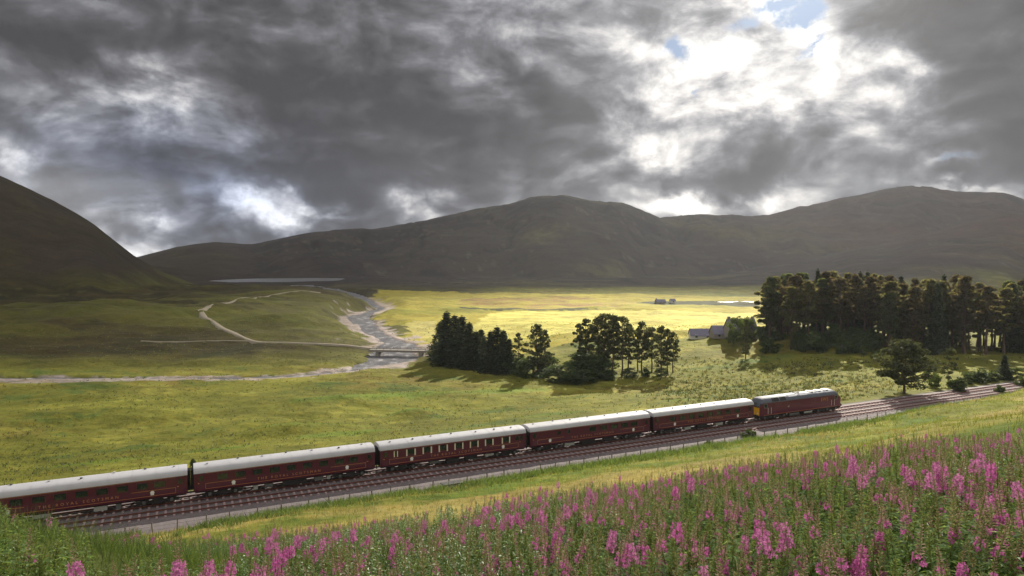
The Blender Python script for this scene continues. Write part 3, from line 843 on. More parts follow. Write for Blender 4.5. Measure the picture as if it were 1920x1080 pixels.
def locomotive(x0):
    root = on_line("diesel_locomotive", x0 + 9.7, 0, 0, label="maroon diesel locomotive with grey roof and yellow nose panel at the head of the train", cat="locomotive")
    H = 9.4
    # body sections follow the raked cab fronts
    def sec(x, top, w=1.33):
        zs = [.92, 1.1, 1.9, 2.6, 2.95]
        r = [(w - .06 if z < 1 else w - .03 * abs(z - 1.9), min(z, top)) for z in zs]
        return [(x, y, z) for y, z in r] + [(x, -y, z) for y, z in r[::-1]]
    b = MB(); b.loft([sec(-H, 2.3, 1.24), sec(-H + .12, 2.34, 1.29), sec(-H + .75, 2.96), sec(H - .75, 2.96), sec(H - .12, 2.34, 1.29), sec(H, 2.3, 1.24)])
    body = b.build("body", M_LMAR, root, smooth=True)
    r = MB(); n = 12
    def arc(x, zb, k, w=1.335):
        return [(x, w * (abs(math.cos(math.pi * i / n)) ** .85) * (1 if i < n / 2 else -1), zb + k * math.sin(math.pi * i / n) ** .8) for i in range(n + 1)]
    r.loft([arc(-H + .62, 2.86, .08, 1.30), arc(-H + .95, 2.964, .58), arc(-H + 1.4, 2.964, .80), arc(H - 1.4, 2.964, .80), arc(H - .95, 2.964, .58), arc(H - .62, 2.86, .08, 1.30)])
    rf = r.build("roof", M_LROOF, root, smooth=True)
    for x in (3.2, 5.0, 6.8):
        f = MB(); f.tube([(x, 0, 3.70), (x, 0, 3.83)], .62, 18); f.build("roof_fan", M_GREYB, rf)
    for x, w in ((-6.0, 1.5), (-4.3, 1.3)):
        for sd in (-1, 1):
            g = MB(); P0 = [(x - w / 2, sd * 1.345, 3.12), (x + w / 2, sd * 1.345, 3.12), (x + w / 2, sd * 1.02, 3.60), (x - w / 2, sd * 1.02, 3.60)]
            P1 = [(a, c_ + sd * .03, d + .03) for a, c_, d in P0]; g.loft([P0, P1]); g.build("roof_grille", M_BLACK, rf)
    for x, w in ((-1.9, 1.9), (.6, 1.7), (4.4, 1.5), (6.4, 1.2)):
        for sd in (-1, 1):
            g = MB(); P0 = [(x - w / 2, sd * 1.13, 3.50), (x + w / 2, sd * 1.13, 3.50), (x + w / 2, sd * .55, 3.735), (x - w / 2, sd * .55, 3.735)]
            P1 = [(a, c_ + sd * .015, d + .03) for a, c_, d in P0]; g.loft([P0, P1]); g.build("roof_hatch", pale_hatch, rf)
    ex = MB(); ex.box(-.5, .5, -.3, .3, 3.74, 3.86); ex.build("exhaust", M_BLACK, rf)
    for e in (-1, 1):
        # yellow panel wrapped over the nose
        yp = MB(); a, b_ = sorted((e * (H + .003), e * (H + .03))); yp.box(a, b_, -1.2, 1.2, 1.05, 2.28); o = yp.build("nose_panel", M_YEL, root); o['label'] = "yellow nose panel"
        for sd in (-1, 1):
            wv = MB(); y0, y1 = sorted((sd * .08, sd * 1.1)); xa, xb = H - .07, H - .60
            q = [(e * xa, y0, 2.42), (e * xa, y1, 2.42), (e * xb, y1 * .97, 2.88), (e * xb, y0, 2.88)]
            wv.loft([q, [(p_[0] + e * .04, p_[1], p_[2] + .02) for p_ in q]]); wv.build("windscreen", M_GLASS, root)
            sw = MB(); y0, y1 = sorted((sd * 1.29, sd * 1.328)); a, b_ = sorted((e * (H - .95), e * (H - 1.55))); sw.box(a, b_, y0, y1, 2.22, 2.80); w_ = sw.build("window", M_GLASS, root)
            sf = MB(); y0, y1 = sorted((sd * 1.30, sd * 1.335))
            for (xa2, xb2, z0, z1) in ((H - .90, H - .945, 2.17, 2.85), (H - 1.555, H - 1.60, 2.17, 2.85), (H - .945, H - 1.555, 2.805, 2.85), (H - .945, H - 1.555, 2.17, 2.215)):
                aa, bb = sorted((e * xa2, e * xb2)); sf.box(aa, bb, y0, y1, z0, z1)
            sf.build("frame", M_PALE, w_)
            dr = MB(); y0, y1 = sorted((sd * 1.29, sd * 1.345)); a, b_ = sorted((e * (H - 1.8), e * (H - 2.35))); dr.box(a, b_, y0, y1, 1.1, 2.9); d = dr.build("door", M_LMAR, root)
            hd = MB(); y0, y1 = sorted((sd * 1.36, sd * 1.40)); hd.box(e * (H - 1.72) - .02, e * (H - 1.72) + .02, y0, y1, 1.2, 2.2); hd.box(e * (H - 2.43) - .02, e * (H - 2.43) + .02, y0, y1, 1.2, 2.2)
            hd.build("handrail", M_WHITE, d)
            hl = MB(); a, b_ = sorted((e * (H + .0305), e * (H + .09))); hl.tube([(a, sd * .85, 1.35), (b_, sd * .85, 1.35)], .12, 10); hl.build("headlight", M_WHITE, root)
            bf = MB(); bf.tube([(e * (H - .1), sd * .87, .99), (e * (H + .42), sd * .87, .99)], .1, 8); bf.tube([(e * (H + .42), sd * .87, .99), (e * (H + .46), sd * .87, .99)], .25, 12); bf.build("buffer", M_BLACK, root)
        bb = MB(); a, b_ = sorted((e * (H - .3), e * (H + .02))); bb.box(a, b_, -1.2, 1.2, .62, .915); bb.build("buffer_beam", M_BLACK, root)
    for sd in (-1, 1):
        for x, w in ((-5.4, 1.6), (-1.5, 1.9), (2.6, 1.5)):
            g = MB(); y0, y1 = sorted((sd * 1.29, sd * 1.325)); g.box(x - w / 2, x + w / 2, y0, y1, 2.1, 2.75); gg = g.build("side_grille", M_LMAR, root)
            for k in range(5):
                sl = MB(); y0, y1 = sorted((sd * 1.3255, sd * 1.345)); sl.box(x - w / 2 + .04, x + w / 2 - .04, y0, y1, 2.16 + k * .12, 2.20 + k * .12); sl.build("slat", M_LMAR, gg)
        st = MB(); y0, y1 = sorted((sd * 1.25, sd * 1.318)); st.box(-H + .9, H - .9, y0, y1, 1.02, 1.06); st.build("gold_line", M_GOLD, root)
    side_text(text_mesh("EWS", .85, 1.1, M_GOLD), 5.3, 2.42, 1.36, root)
    side_text(text_mesh("47", .35, 1.1, M_WHITE), -3.1, 2.0, 1.36, root, name="number")
    u = MB(); u.box(-H + .2, H - .2, -1.1, 1.1, .78, .915); u.build("underframe", M_BLACK, root)
    t1 = MB(); t1.tube([(-2.6, -.92, .52), (-.4, -.92, .52)], .30, 12); t1.tube([(-2.6, .92, .52), (-.4, .92, .52)], .30, 12); t1.build("fuel_tank", M_GREYB, root, smooth=True)
    t2 = MB(); t2.box(.3, 2.7, -1.25, 1.25, .25, .775); t2.build("battery_box", M_BLACK, root)
    t3 = MB(); t3.tube([(.6, -1.2, .60), (2.4, -1.2, .60)], .16, 10); t3.build("air_tank", M_PALE, root, smooth=True)
    bogie(root, -6.1, 4.3, 3, .54); bogie(root, 6.1, 4.3, 3, .54)


pale_hatch = pmat("roof_hatch_paint", (.055, .07, .115), .5, noise=(2, .2))
locomotive(82.0)

# ------------------------------------------------------------------ fence beside the line
M_POST = pmat("weathered_post", (.16, .13, .10), .9, noise=(6, .3), bump=(20, .5, .01))
M_WIRE = pmat("fence_wire", (.12, .11, .10), .5, metal=.6)


def fence(p0, s0, s1, step, label, dp=None):
    x, y = from_sp(s0, p0); z = hz(x, y)
    root = empty("post_fence", (x, y, z), 0, label, "fence", None)
    rng = random.Random(9); tops = []
    pm = MB(); pm.loft([[(-.055, -.055, -.3), (.055, -.055, -.3), (.055, .055, -.3), (-.055, .055, -.3)], [(-.05, -.05, 1.2), (.05, -.05, 1.2), (.05, .05, 1.2), (-.05, .05, 1.2)], [(-.02, -.02, 1.24), (.02, -.02, 1.24), (.02, .02, 1.24), (-.02, .02, 1.24)]])
    me = pm.mesh("post", M_POST); first = None; s_ = s0
    while s_ < s1:
        p = p0 + (dp(s_) if dp else 0) + rng.uniform(-.08, .08)
        px_, py_ = from_sp(s_, p); pz = hz(px_, py_)
        o = link_mesh("post", me, root) if first is None else first.copy()
        if first is not None: COL.objects.link(o); o.parent = root
        first = first or o
        h = rng.uniform(.92, 1.15)
        o.location = (px_ - x, py_ - y, pz - z); o.rotation_euler = (rng.uniform(-.08, .08), rng.uniform(-.08, .08), rng.uniform(0, 1)); o.scale = (.95, .95, h * .92)
        tops.append((px_ - x, py_ - y, pz - z)); s_ += step * rng.uniform(.85, 1.15)
    for hgt in (.35, .7, 1.05):
        w = MB(); w.tube([(a, b, c_ + hgt) for a, b, c_ in tops], .010, 4); w.build("wire", M_WIRE, root)


fence(9.6, -8, 215, 2.35, "long wooden post and wire fence between the ballast and the grassy bank", dp=lambda s: .5 * math.sin(s / 9) + .012 * max(s - 90, 0))


# ------------------------------------------------------------------ gravel road, bridge, paths
M_GRAVEL = pmat("pale_gravel", (.24, .205, .145), .95, noise=(.5, .25), bump=(6, .5, .05))
M_STONE = pmat("grey_stone", (.22, .20, .18), .9, noise=(1.2, .35), bump=(5, .5, .05))
M_TIMBER = pmat("bridge_timber", (.22, .19, .16), .85, noise=(3, .3))


def strip(name, pts, w, mat, lift=.14):
    """band laid over the land along a world polyline"""
    P = [pts[0]]
    for a, b in zip(pts, pts[1:]):
        L = math.hypot(b[0] - a[0], b[1] - a[1]); n = max(1, int(L / 1.5))
        P += [(a[0] + (b[0] - a[0]) * k / n, a[1] + (b[1] - a[1]) * k / n) for k in range(1, n + 1)]
    P = np.array(P)
    for _ in range(60): P[1:-1] = (P[:-2] + 2 * P[1:-1] + P[2:]) / 4
    T = np.gradient(P, axis=0); T /= np.linalg.norm(T, axis=1)[:, None] + 1e-9; N = np.stack([-T[:, 1], T[:, 0]], 1)
    ww = w * (1 + .2 * fbm(P[:, 0], P[:, 1], 8, 2, 81))
    cols = []
    zs = height(P[:, 0], P[:, 1])
    for _ in range(25): zs[1:-1] = (zs[:-2] + 2 * zs[1:-1] + zs[2:]) / 4
    for k, l in ((-1.9, -1.0), (-.9, 0), (-.3, .03), (.3, .03), (.9, 0), (1.9, -1.0)):
        Q = P + N * (ww * k / 2)[:, None]; z = height(Q[:, 0], Q[:, 1]); zc = height(P[:, 0], P[:, 1])
        cols.append(np.stack([Q[:, 0], Q[:, 1], zs + lift + l], 1))
    V = np.stack(cols, 1).reshape(-1, 3); n = 6; m = len(P)
    i = np.arange(m - 1)[:, None] * n; j = np.arange(n - 1)[None, :]
    F = np.stack([i + j, i + n + j, i + n + j + 1, i + j + 1], -1).reshape(-1, 4)
    return tag(link_mesh(name, np_mesh(name, V, F, mat, True)), kind='structure')


ROAD = [ray_ground(a, b) for a, b in TRACKW]
strip("gravel_road", ROAD[3:], 1.8, M_GRAVEL, .40)
strip("hill_path", ROAD[:5], .95, M_GRAVEL, .32)
strip("dirt_path", [ray_ground(a, b) for a, b in [(265, 640), (360, 642), (430, 638), (470, 640)]] , 1.0, M_GRAVEL, .2)


def bridge():
    ax, ay = at_z(694, 655, -5.6); bx, by = at_z(802, 657, -5.6)
    L = math.hypot(bx - ax, by - ay); a = math.atan2(by - ay, bx - ax)
    root = empty("road_bridge", ((ax + bx) / 2, (ay + by) / 2, -5.6), a, "low flat road bridge with stone piers crossing the river left of the dark spruces", "bridge")
    d = MB(); d.box(-L / 2, L / 2, -1.9, 1.9, -.35, 0); d.build("deck", M_STONE, root)
    g = MB(); g.box(-L / 2, L / 2, -2.05, -1.905, -.62, .12); g.build("girder", M_TIMBER, root)
    g = MB(); g.box(-L / 2, L / 2, 1.905, 2.05, -.62, .12); g.build("girder", M_TIMBER, root)
    for x in (-L / 2 + 3.2, L / 2 - 2.2):
        p = MB(); p.loft([[(x - .7, -2.1, -2.9), (x + .7, -2.1, -2.9), (x + .7, 2.1, -2.9), (x - .7, 2.1, -2.9)], [(x - .5, -1.9, -.355), (x + .5, -1.9, -.355), (x + .5, 1.9, -.355), (x - .5, 1.9, -.355)]]); p.build("pier", M_STONE, root)
    for sd in (-1, 1):
        for k in range(9):
            x = -L / 2 + .4 + k * (L - .8) / 8; p = MB(); y = sd * 1.75; p.box(x - .06, x + .06, y - .06, y + .06, .003, .85); p.build("railing_post", M_TIMBER, root)
        r = MB(); y = sd * 1.66; r.box(-L / 2 + .3, L / 2 - .3, y - .025, y + .025, .62, .72); r.build("rail", M_TIMBER, root)


bridge()


# ------------------------------------------------------------------ farm buildings
M_SLATE = pmat("slate_roof", (.17, .16, .22), .5, noise=(.7, .2), bump=(3, .4, .05))
M_WHITEWASH = pmat("whitewashed_wall", (.62, .60, .56), .85, noise=(.6, .12))
M_DARKWOOD = pmat("dark_boards", (.05, .045, .045), .8)
M_STONEW = pmat("stone_wall", (.26, .23, .21), .9, noise=(1, .3))


def house(pt, w, d, hwall, hroof, rz, wallm, label, cat, name, chimneys=0, wins=3, hip=False):
    x, y = pt; z = hz(x, y) - .15
    root = empty(name, (x, y, z), rz, label, cat)
    wl = MB(); a, b = w / 2, d / 2
    wl.loft([[(sx, -b, 0), (sx, b, 0), (sx, b, hwall), (sx, 0, hwall + hroof - .12), (sx, -b, hwall)] for sx in (-a, a)]); wl.build("wall", wallm, root)
    for sd in (-1, 1):
        r = MB(); o = .25
        slope = hroof / b
        y0, z0 = sd * (b + o), hwall - slope * o + .03
        r.loft([[(sx, y0, z0), (sx, 0, hwall + hroof + .03), (sx, 0, hwall + hroof + .18), (sx, y0, z0 + .12)] for sx in (-a - o, a + o)]); rf = r.build("roof", M_SLATE, root)
    for k in range(chimneys):
        cx = (-a + .5) if k == 0 else (a - .5); c_ = MB(); c_.box(cx - .4, cx + .4, -.3, .3, hwall + hroof - .5, hwall + hroof + .9); ch = c_.build("chimney", M_STONEW, rf)
    for k in range(wins):
        for sd in (-1, 1):
            xx = -a + (k + .5) * w / wins
            f = MB(); y0, y1 = sorted((sd * (b - .05), sd * (b + .05))); f.box(xx - .5, xx + .5, y0, y1, hwall * .38, hwall * .38 + 1.1); fo = f.build("window", M_WHITEWASH, root)
            g = MB(); y0, y1 = sorted((sd * (b + .0505), sd * (b + .06))); g.box(xx - .42, xx + .42, y0, y1, hwall * .38 + .08, hwall * .38 + 1.02); g.build("pane", M_GLASS, fo)
    dd = MB(); dd.box(a + .002, a + .06, -.5, .5, .0, 2.0); dd.build("door", M_DARKWOOD, root)
    return root


house(ray_ground(1314, 634), 7.6, 5.4, 1.3, 2.0, R(-6), M_WHITEWASH, "low slate roofed barn with a white gable, leftmost building of the farm", "barn", "farm_barn", wins=2)
house(ray_ground(1353, 633), 6.8, 5.4, 1.6, 2.5, R(2), M_STONEW, "stone outbuilding with dark slate roof between the white gabled barn and the farmhouse", "outbuilding", "farm_outbuilding", wins=2)
house(ray_ground(1388, 633), 9.0, 6.2, 3.0, 3.2, R(4), M_STONEW, "tall slate roofed farmhouse behind the lone pine beside the wood", "farmhouse", "farm_house", chimneys=2, wins=4)
house(ray_ground(1238, 569), 7, 5, 1.5, 1.6, R(5), M_STONEW, "small grey cottage far out beyond the yellow hay field", "cottage", "distant_cottage", wins=2, chimneys=1)
house(ray_ground(1261, 568), 3.6, 3.6, 1.8, 1.4, R(12), M_WHITEWASH, "tiny white shed to the right of the distant grey cottage", "shed", "distant_shed", wins=1)


def culvert():
    x, y = from_sp(26.2, 10.6); z = hz(x, y)
    root = empty("lineside_culvert", (x, y, z - .2), ANG, "small grey concrete lineside chamber with dark lid at the foot of the bank", "culvert")
    m = MB(); m.loft([[(-1.0, -.45, -.1), (1.0, -.45, -.1), (1.0, .45, -.1), (-1.0, .45, -.1)], [(-.95, -.42, .75), (.95, -.42, .75), (.95, .42, .75), (-.95, .42, .75)]]); m.build("chamber", M_PALE, root)
    l = MB(); l.box(-1.1, 1.1, -.52, .52, .752, .84); l.build("lid", M_BLACK, root)


culvert()

# ------------------------------------------------------------------ trees
M_PINE = leafmat("pine_needles", (.042, .052, .022), .38, .55, tcol=(.10, .11, .028))
M_SPRUCE = leafmat("spruce_needles", (.034, .048, .026), .35, .45, tcol=(.06, .08, .025))
M_BIRCH = leafmat("birch_leaves", (.065, .105, .022), .45, .35, tcol=(.13, .17, .02))
M_BUSH = leafmat("shrub_leaves", (.050, .085, .024), .4, .4, tcol=(.10, .13, .02))
M_BARK = pmat("pine_bark", (.085, .055, .040), .9, noise=(1.5, .35), bump=(6, .6, .05))
M_BARK2 = pmat("pale_bark", (.20, .18, .15), .9, noise=(1.5, .35))


def leaf_tris(rng, C, n, rad, flat, size, up=.3):
    """n ragged leaf sprays inside an ellipsoid round C, biased to its shell"""
    d = rng.normal(size=(n, 3)); d /= np.linalg.norm(d, axis=1)[:, None]
    rr = rng.uniform(.45, 1.05, n) ** .6
    P = d * rr[:, None] * np.array([rad, rad, rad * flat]) + np.array(C)
    u = rng.normal(size=(n, 3)); u[:, 2] *= .6; u /= np.linalg.norm(u, axis=1)[:, None]
    w = np.cross(u, rng.normal(size=(n, 3))); w /= np.linalg.norm(w, axis=1)[:, None] + 1e-9
    s = size * rng.uniform(.6, 1.4, n)[:, None]
    return np.stack([P - u * s * .5 - w * s * .28, P + u * s * .6, P + w * s * .42 - u * s * .1], 1)


def tri_mesh(name, T, mat):
    V = np.concatenate(T).reshape(-1, 3); F = np.arange(len(V)).reshape(-1, 3)
    return np_mesh(name, V, F, mat)


def make_pine(seed, h=17, bare=.42, spread=3.6, nl=22, lean=.55, dens=150, lsize=.55, top=1.0, cl=.29):
    rng = np.random.default_rng(seed)
    tr = MB(); n = 7; sway = rng.normal(size=(n, 2)) * lean * .5; sway[0] = 0; sway = np.cumsum(sway, 0) * .5
    pts = [(sway[k, 0], sway[k, 1], h * .96 * k / (n - 1)) for k in range(n)]
    r0 = h * .019
    pts[0] = (pts[0][0], pts[0][1], -.4)
    tr.tube(pts, [r0 * (1.35 if k == 0 else 1) * (1 - .82 * k / (n - 1)) for k in range(n)], 7)
    def trunk_at(z):
        t = max(z / (h * .96) * (n - 1), 0); k = min(int(t), n - 2); f = t - k
        a, b = pts[k], pts[k + 1]; return Vector((a[0] + (b[0] - a[0]) * f, a[1] + (b[1] - a[1]) * f, z))
    lb = MB(); T = []
    for i in range(nl):
        t = (i + rng.uniform(-.3, .3)) / (nl - 1); t = min(max(t, 0), 1)
        z = h * (bare + (0.93 - bare) * t)
        prof = math.sin(math.pi * (.18 + .74 * t)) ** .8 * (1 if t < .6 else 1 - .35 * (t - .6) / .4 * (2 - top))
        L = spread * prof * rng.uniform(.55, 1.12); a = i * 2.4 + rng.uniform(-.5, .5)
        p0 = trunk_at(z); e = p0 + Vector((math.cos(a) * L, math.sin(a) * L, L * rng.uniform(.05, .45)))
        mid = (p0 + e) / 2 + Vector((0, 0, -.12 * L))
        lb.tube([p0, mid, e], [r0 * .42 * (1 - .5 * t), r0 * .28 * (1 - .5 * t), .03], 4, cap=False)
        cr = spread * cl * rng.uniform(.75, 1.25)
        T.append(leaf_tris(rng, e, int(dens * rng.uniform(.7, 1.2)), cr, .55, lsize))
        if L > spread * .5: T.append(leaf_tris(rng, mid + Vector((0, 0, .5)), int(dens * .45), cr * .65, .5, lsize))
    T.append(leaf_tris(rng, trunk_at(h * .93), dens, spread * .34, .7, lsize))
    return {'trunk': tr.mesh("trunk", M_BARK, True), 'limb': lb.mesh("limb", M_BARK), 'crown': tri_mesh("crown", T, M_PINE)}


def make_spruce(seed, h=15, w=2.6):
    rng = np.random.default_rng(seed); tr = MB(); tr.tube([(0, 0, -.4), (0, 0, h * .5), (0, 0, h)], [.22, .13, .02], 6)
    T = []; n = 26; lb = MB()
    for i in range(n):
        t = i / (n - 1); z = h * (.03 + .95 * t); rad = w * (1 - t) ** .85 * rng.uniform(.85, 1.1) + .18
        k = max(4, int(10 * (1 - t)))
        for j in range(k):
            a = 2 * math.pi * (j + rng.uniform(-.3, .3)) / k + i * .7; L = rad * rng.uniform(.75, 1.1)
            for q in (.45, .8, 1.0):
                c_ = (math.cos(a) * L * q, math.sin(a) * L * q, z - L * .28 * q)
                T.append(leaf_tris(rng, c_, 9 if q < 1 else 7, .42 + .1 * w * (1 - t), .45, .55))
            if i % 4 == 0 and j % 2 == 0: lb.tube([(0, 0, z), (math.cos(a) * L * .8, math.sin(a) * L * .8, z - L * .25)], [.05, .02], 3, cap=False)
    T.append(leaf_tris(rng, (0, 0, h), 14, .22, 2.5, .4))
    return {'trunk': tr.mesh("trunk", M_BARK), 'limb': lb.mesh("limb", M_BARK), 'crown': tri_mesh("crown", T, M_SPRUCE)}


def make_round(seed, h=6, w=2.4, mat=None, bark=None, bare=.2, dens=70):
    rng = np.random.default_rng(seed); tr = MB(); tr.tube([(0, 0, -.3), (rng.normal() * .1, rng.normal() * .1, h * .4), (rng.normal() * .2, rng.normal() * .2, h * .8)], [h * .02 + .03, h * .013 + .02, .02], 6)
    lb = MB(); T = []
    for i in range(20):
        t = rng.uniform(0, 1); z = h * (bare + (.95 - bare) * t); L = w * math.sin(math.pi * (.15 + .78 * t)) ** .7 * rng.uniform(.3, 1); a = rng.uniform(0, 6.283)
        e = (math.cos(a) * L, math.sin(a) * L, z); lb.tube([(0, 0, max(z - L * .6, h * .1)), e], [.06, .02], 3, cap=False)
        T.append(leaf_tris(rng, e, dens, w * .34, .8, .3 + h * .02))
    return {'trunk': tr.mesh("trunk", bark or M_BARK2), 'limb': lb.mesh("limb", bark or M_BARK2), 'crown': tri_mesh("crown", T, mat or M_BIRCH)}


M_PINE_MID = M_PINE
PINES = [make_pine(i, 17, b, s, nl, dens=dn) for i, b, s, nl, dn in ((1, .16, 3.9, 28, 95), (2, .26, 3.6, 24, 95), (3, .10, 4.2, 32, 105), (4, .30, 4.4, 24, 110), (5, .08, 3.4, 32, 100), (6, .20, 3.1, 24, 95))]
WOODP = [make_pine(20 + i, 20, b, s, nl, dens=110, lsize=.75) for i, (b, s, nl) in enumerate(((.30, 3.2, 26), (.38, 3.0, 22), (.24, 2.9, 28), (.34, 3.4, 24), (.20, 2.8, 30)))]
M_PINE_W = [leafmat('olive_pine_needles', (.070, .072, .030), .5, .5, tcol=(.20, .18, .05)), leafmat('brown_pine_needles', (.062, .056, .028), .45, .5, tcol=(.17, .13, .045)), leafmat('green_pine_needles', (.050, .068, .026), .45, .5, tcol=(.14, .16, .04))]
for _i, _p in enumerate(WOODP): _p['crown'].materials[0] = M_PINE_W[_i % 3]
SPR = [make_spruce(40 + i, 15, w) for i, w in enumerate((2.9, 2.5, 3.3))]
LOWP = [make_pine(60, 12, .14, 4.9, 44, dens=120, lsize=.5, top=1.1, lean=.5, cl=.27), make_pine(61, 10, .2, 3.4, 17, dens=80, lsize=.45, lean=1.0, cl=.24)]
ROUND = [make_round(70, 6, 2.3, M_BIRCH), make_round(71, 3, 1.8, M_BUSH, bare=.05), make_round(72, 4.5, 2.0, M_BIRCH), make_round(73, 2.2, 1.6, M_BUSH, bare=.03), make_round(74, 6, 2.6, M_BUSH, bare=.08, dens=110)]


def tree(name, parts, x, y, sc, label, cat, group=None, rz=None, zoff=0.0, xy=1.0):
    o = empty(name, (x, y, hz(x, y) + zoff), rz if rz is not None else random.uniform(0, 6.28), label, cat, group)
    for k in ('trunk', 'limb', 'crown'):
        ch = link_mesh(k if k != 'limb' else 'limbs', parts[k], o)
    o.scale = (sc * xy, sc * xy, sc)
    return o


rt = random.Random(77)


def tree_px(name, parts, px, pbase, ptop, h0, label, cat, group=None, xy=1.0, zg=None):
    """plant on the land seen at a photo point, sized to reach the photo height"""
    x, y = ray_ground(px, pbase)
    zt = at_y(px, ptop, y)[2]; h = zt - hz(x, y)
    return tree(name, parts, x, y, max(h / h0, .1), label, cat, group, rt.uniform(0, 6.28), xy=xy)


# dark spruces left of the clump by the river
G1 = "dark spruces of the clump beside the river"
for i, (px, pb, pt) in enumerate([(826, 676, 604), (838, 684, 586), (853, 680, 592), (866, 688, 594), (880, 692, 606), (893, 690, 622), (908, 694, 634), (920, 698, 622), (932, 696, 614), (944, 700, 620), (955, 698, 636), (902, 684, 618)]):
    lab = ["short dark spruce at the left end of the clump nearest the bridge", "tallest dark spruce, second from the left end of the riverside clump", "dark spruce just right of the tallest one in the riverside clump", "broad tall dark spruce, fourth from the left in the riverside clump",
           "mid height dark spruce, fifth from the left in the riverside clump", "dark spruce on the falling right shoulder of the tall left mass", "low dark spruce in the dip between the two spruce masses", "dark spruce opening the lower right mass of the riverside spruces",
           "pointed dark spruce at the top of the lower right spruce mass", "dark spruce near the right end of the lower spruce mass", "last short dark spruce at the right end of the riverside spruces", "slender dark spruce rising behind the dip in the spruce row"][i]
    tree_px("spruce_tree", SPR[i % 3], px, pb, pt, 15, lab, "tree", G1, xy=1.55 + rt.uniform(0, .5))
G2 = "pines of the clump beside the river"
tree_px("scots_pine", PINES[5], 973, 700, 622, 17, "slim small pine just right of the dark spruces", "tree", G2, xy=.8)
tree_px("scots_pine", PINES[2], 1008, 708, 606, 17, "round crowned pine standing alone between the spruces and the tall pines", "tree", G2, xy=.85)
tree_px("scots_pine", PINES[4], 1022, 704, 616, 17, "pine with foliage low on its trunk beside the lone round crowned pine", "tree", G2, xy=.8)
for i, (px, pb, pt, k) in enumerate([(1098, 704, 594, 4), (1122, 700, 590, 0), (1132, 706, 586, 3), (1148, 708, 587, 1), (1166, 706, 592, 3), (1086, 700, 604, 5), (1178, 700, 604, 5)]):
    tree_px("scots_pine", PINES[k], px, pb, pt, 17, ["leftmost full tall pine of the middle stand, crown spreading left", "tall pine, second from the left in the middle riverside stand", "tallest umbrella crowned pine of the middle stand of bare trunked pines", "tall pine just right of the tallest in the middle stand", "rightmost tall umbrella crowned pine of the middle riverside stand", "short slim pine tucked behind the left edge of the middle stand", "thin pine at the outer right edge of the middle stand"][i], "tree", G2, xy=.80)
for i, (px, pb, pt, k) in enumerate([(1204, 702, 600, 1), (1196, 696, 612, 5), (1222, 700, 612, 3), (1240, 704, 608, 0), (1252, 702, 614, 5), (1262, 698, 620, 1)]):
    tree_px("scots_pine", PINES[k], px, pb, pt, 17, ["tallest pine at the left of the right hand riverside stand", "slim shorter pine beside the tallest of the right hand riverside stand", "pine in the middle of the right hand riverside stand", "broad pine right of centre in the right hand riverside stand", "slim pine near the right end of the riverside clump", "last pine at the far right end of the riverside clump"][i], "tree", G2, xy=.78)
for i, (px, pb, pt, w) in enumerate([(1048, 716, 686, 1.6), (1072, 718, 690, 1.8), (1095, 718, 694, 1.5), (975, 702, 672, 1.3), (1000, 708, 670, 1.3), (955, 698, 668, 1.2), (1118, 708, 688, 1.2), (1030, 700, 664, .9), (1108, 706, 660, 1.5), (1126, 708, 668, 1.4), (1092, 702, 664, 1.3), (1140, 712, 690, 1.3), (1180, 708, 690, 1.1), (1210, 706, 690, 1.1), (1240, 706, 690, 1.2)]):
    tree_px("leafy_shrub", ROUND[1 if i % 2 else 4], px, pb, pt, 3 if i % 2 else 6, "rounded dark green shrub " + ("between the dark spruces and the lone round pine" if px < 1020 else "in front of the gap left of the middle stand" if px < 1080 else "at the foot of the middle stand of pines" if px < 1160 else "at the foot of the right hand stand of pines"), "shrub", "shrubs under the riverside pines", xy=w * (1.0 if i % 2 else 1.7))

# farm trees
tree_px("birch_tree", ROUND[0], 1383, 646, 592, 6, "leafy tree hiding the left end of the farmhouse", "tree", None, xy=.9)
tree_px("birch_tree", ROUND[4], 1426, 640, 612, 6, "dark leafy tree between the farmhouse and the wood", "tree", None, xy=1.0)
tree_px("birch_tree", ROUND[0], 1372, 650, 618, 6, "low tree in front of the farm outbuilding", "tree", None, xy=.9)
tree_px("birch_tree", ROUND[2], 1402, 640, 596, 4.5, "small leafy tree close against the farmhouse wall", "tree", None, xy=.9)
tree_px("scots_pine", PINES[4], 1398, 672, 596, 17, "lone slender pine in front of the farm at the left end of the wood", "tree", None, xy=.65)

# the wood
G3 = "pines of the large wood on the right"
wood = []
for k in range(2600):
    px = rt.uniform(1438, 2080); depth = rt.random()
    depth = depth * (1 if px < 1640 else .62)
    pb = 668 - 34 * depth + (10 if px > 1640 else 0) * (1 - depth) - (6 if px < 1480 else 0)
    x, y = at_z(px, pb, -2.5)
    if all((x - a) ** 2 + (y - b) ** 2 > 4.1 ** 2 for a, b, _ in wood): wood.append((x, y, px))
    if len(wood) >= 180: break
for i, (x, y, px) in enumerate(wood):
    z = hz(x, y)
    topy = np.interp(px, [1420, 1440, 1500, 1560, 1640, 1700, 1760, 1800, 1850, 1920, 2080], [545, 524, 510, 512, 518, 524, 528, 516, 522, 526, 526]) + rt.uniform(-9, 26)
    h = min(max(at_y(px, topy, y)[2] - z, 13), 27)
    sp = rt.random() < .14
    P = SPR[i % 3] if sp else WOODP[i % 5]
    back = y > 215
    tree("spruce_tree" if sp else "scots_pine", P, x, y, h / (15 if sp else 20), (("dark pointed spruce among the pines, " if sp else ("olive", "brownish", "deep green", "pale olive", "dull brown")[i % 5] + " crowned tall pine, ") + ("in front of" if not back else "deep inside") + " the large wood's " + ("left end" if px < 1520 else "left half" if px < 1660 else "middle" if px < 1790 else "right end")), "tree", G3 if not sp else "spruces mixed into the large wood on the right", rt.uniform(0, 6.28), xy=rt.uniform(.85, 1.15) * (.8 if sp else 1))

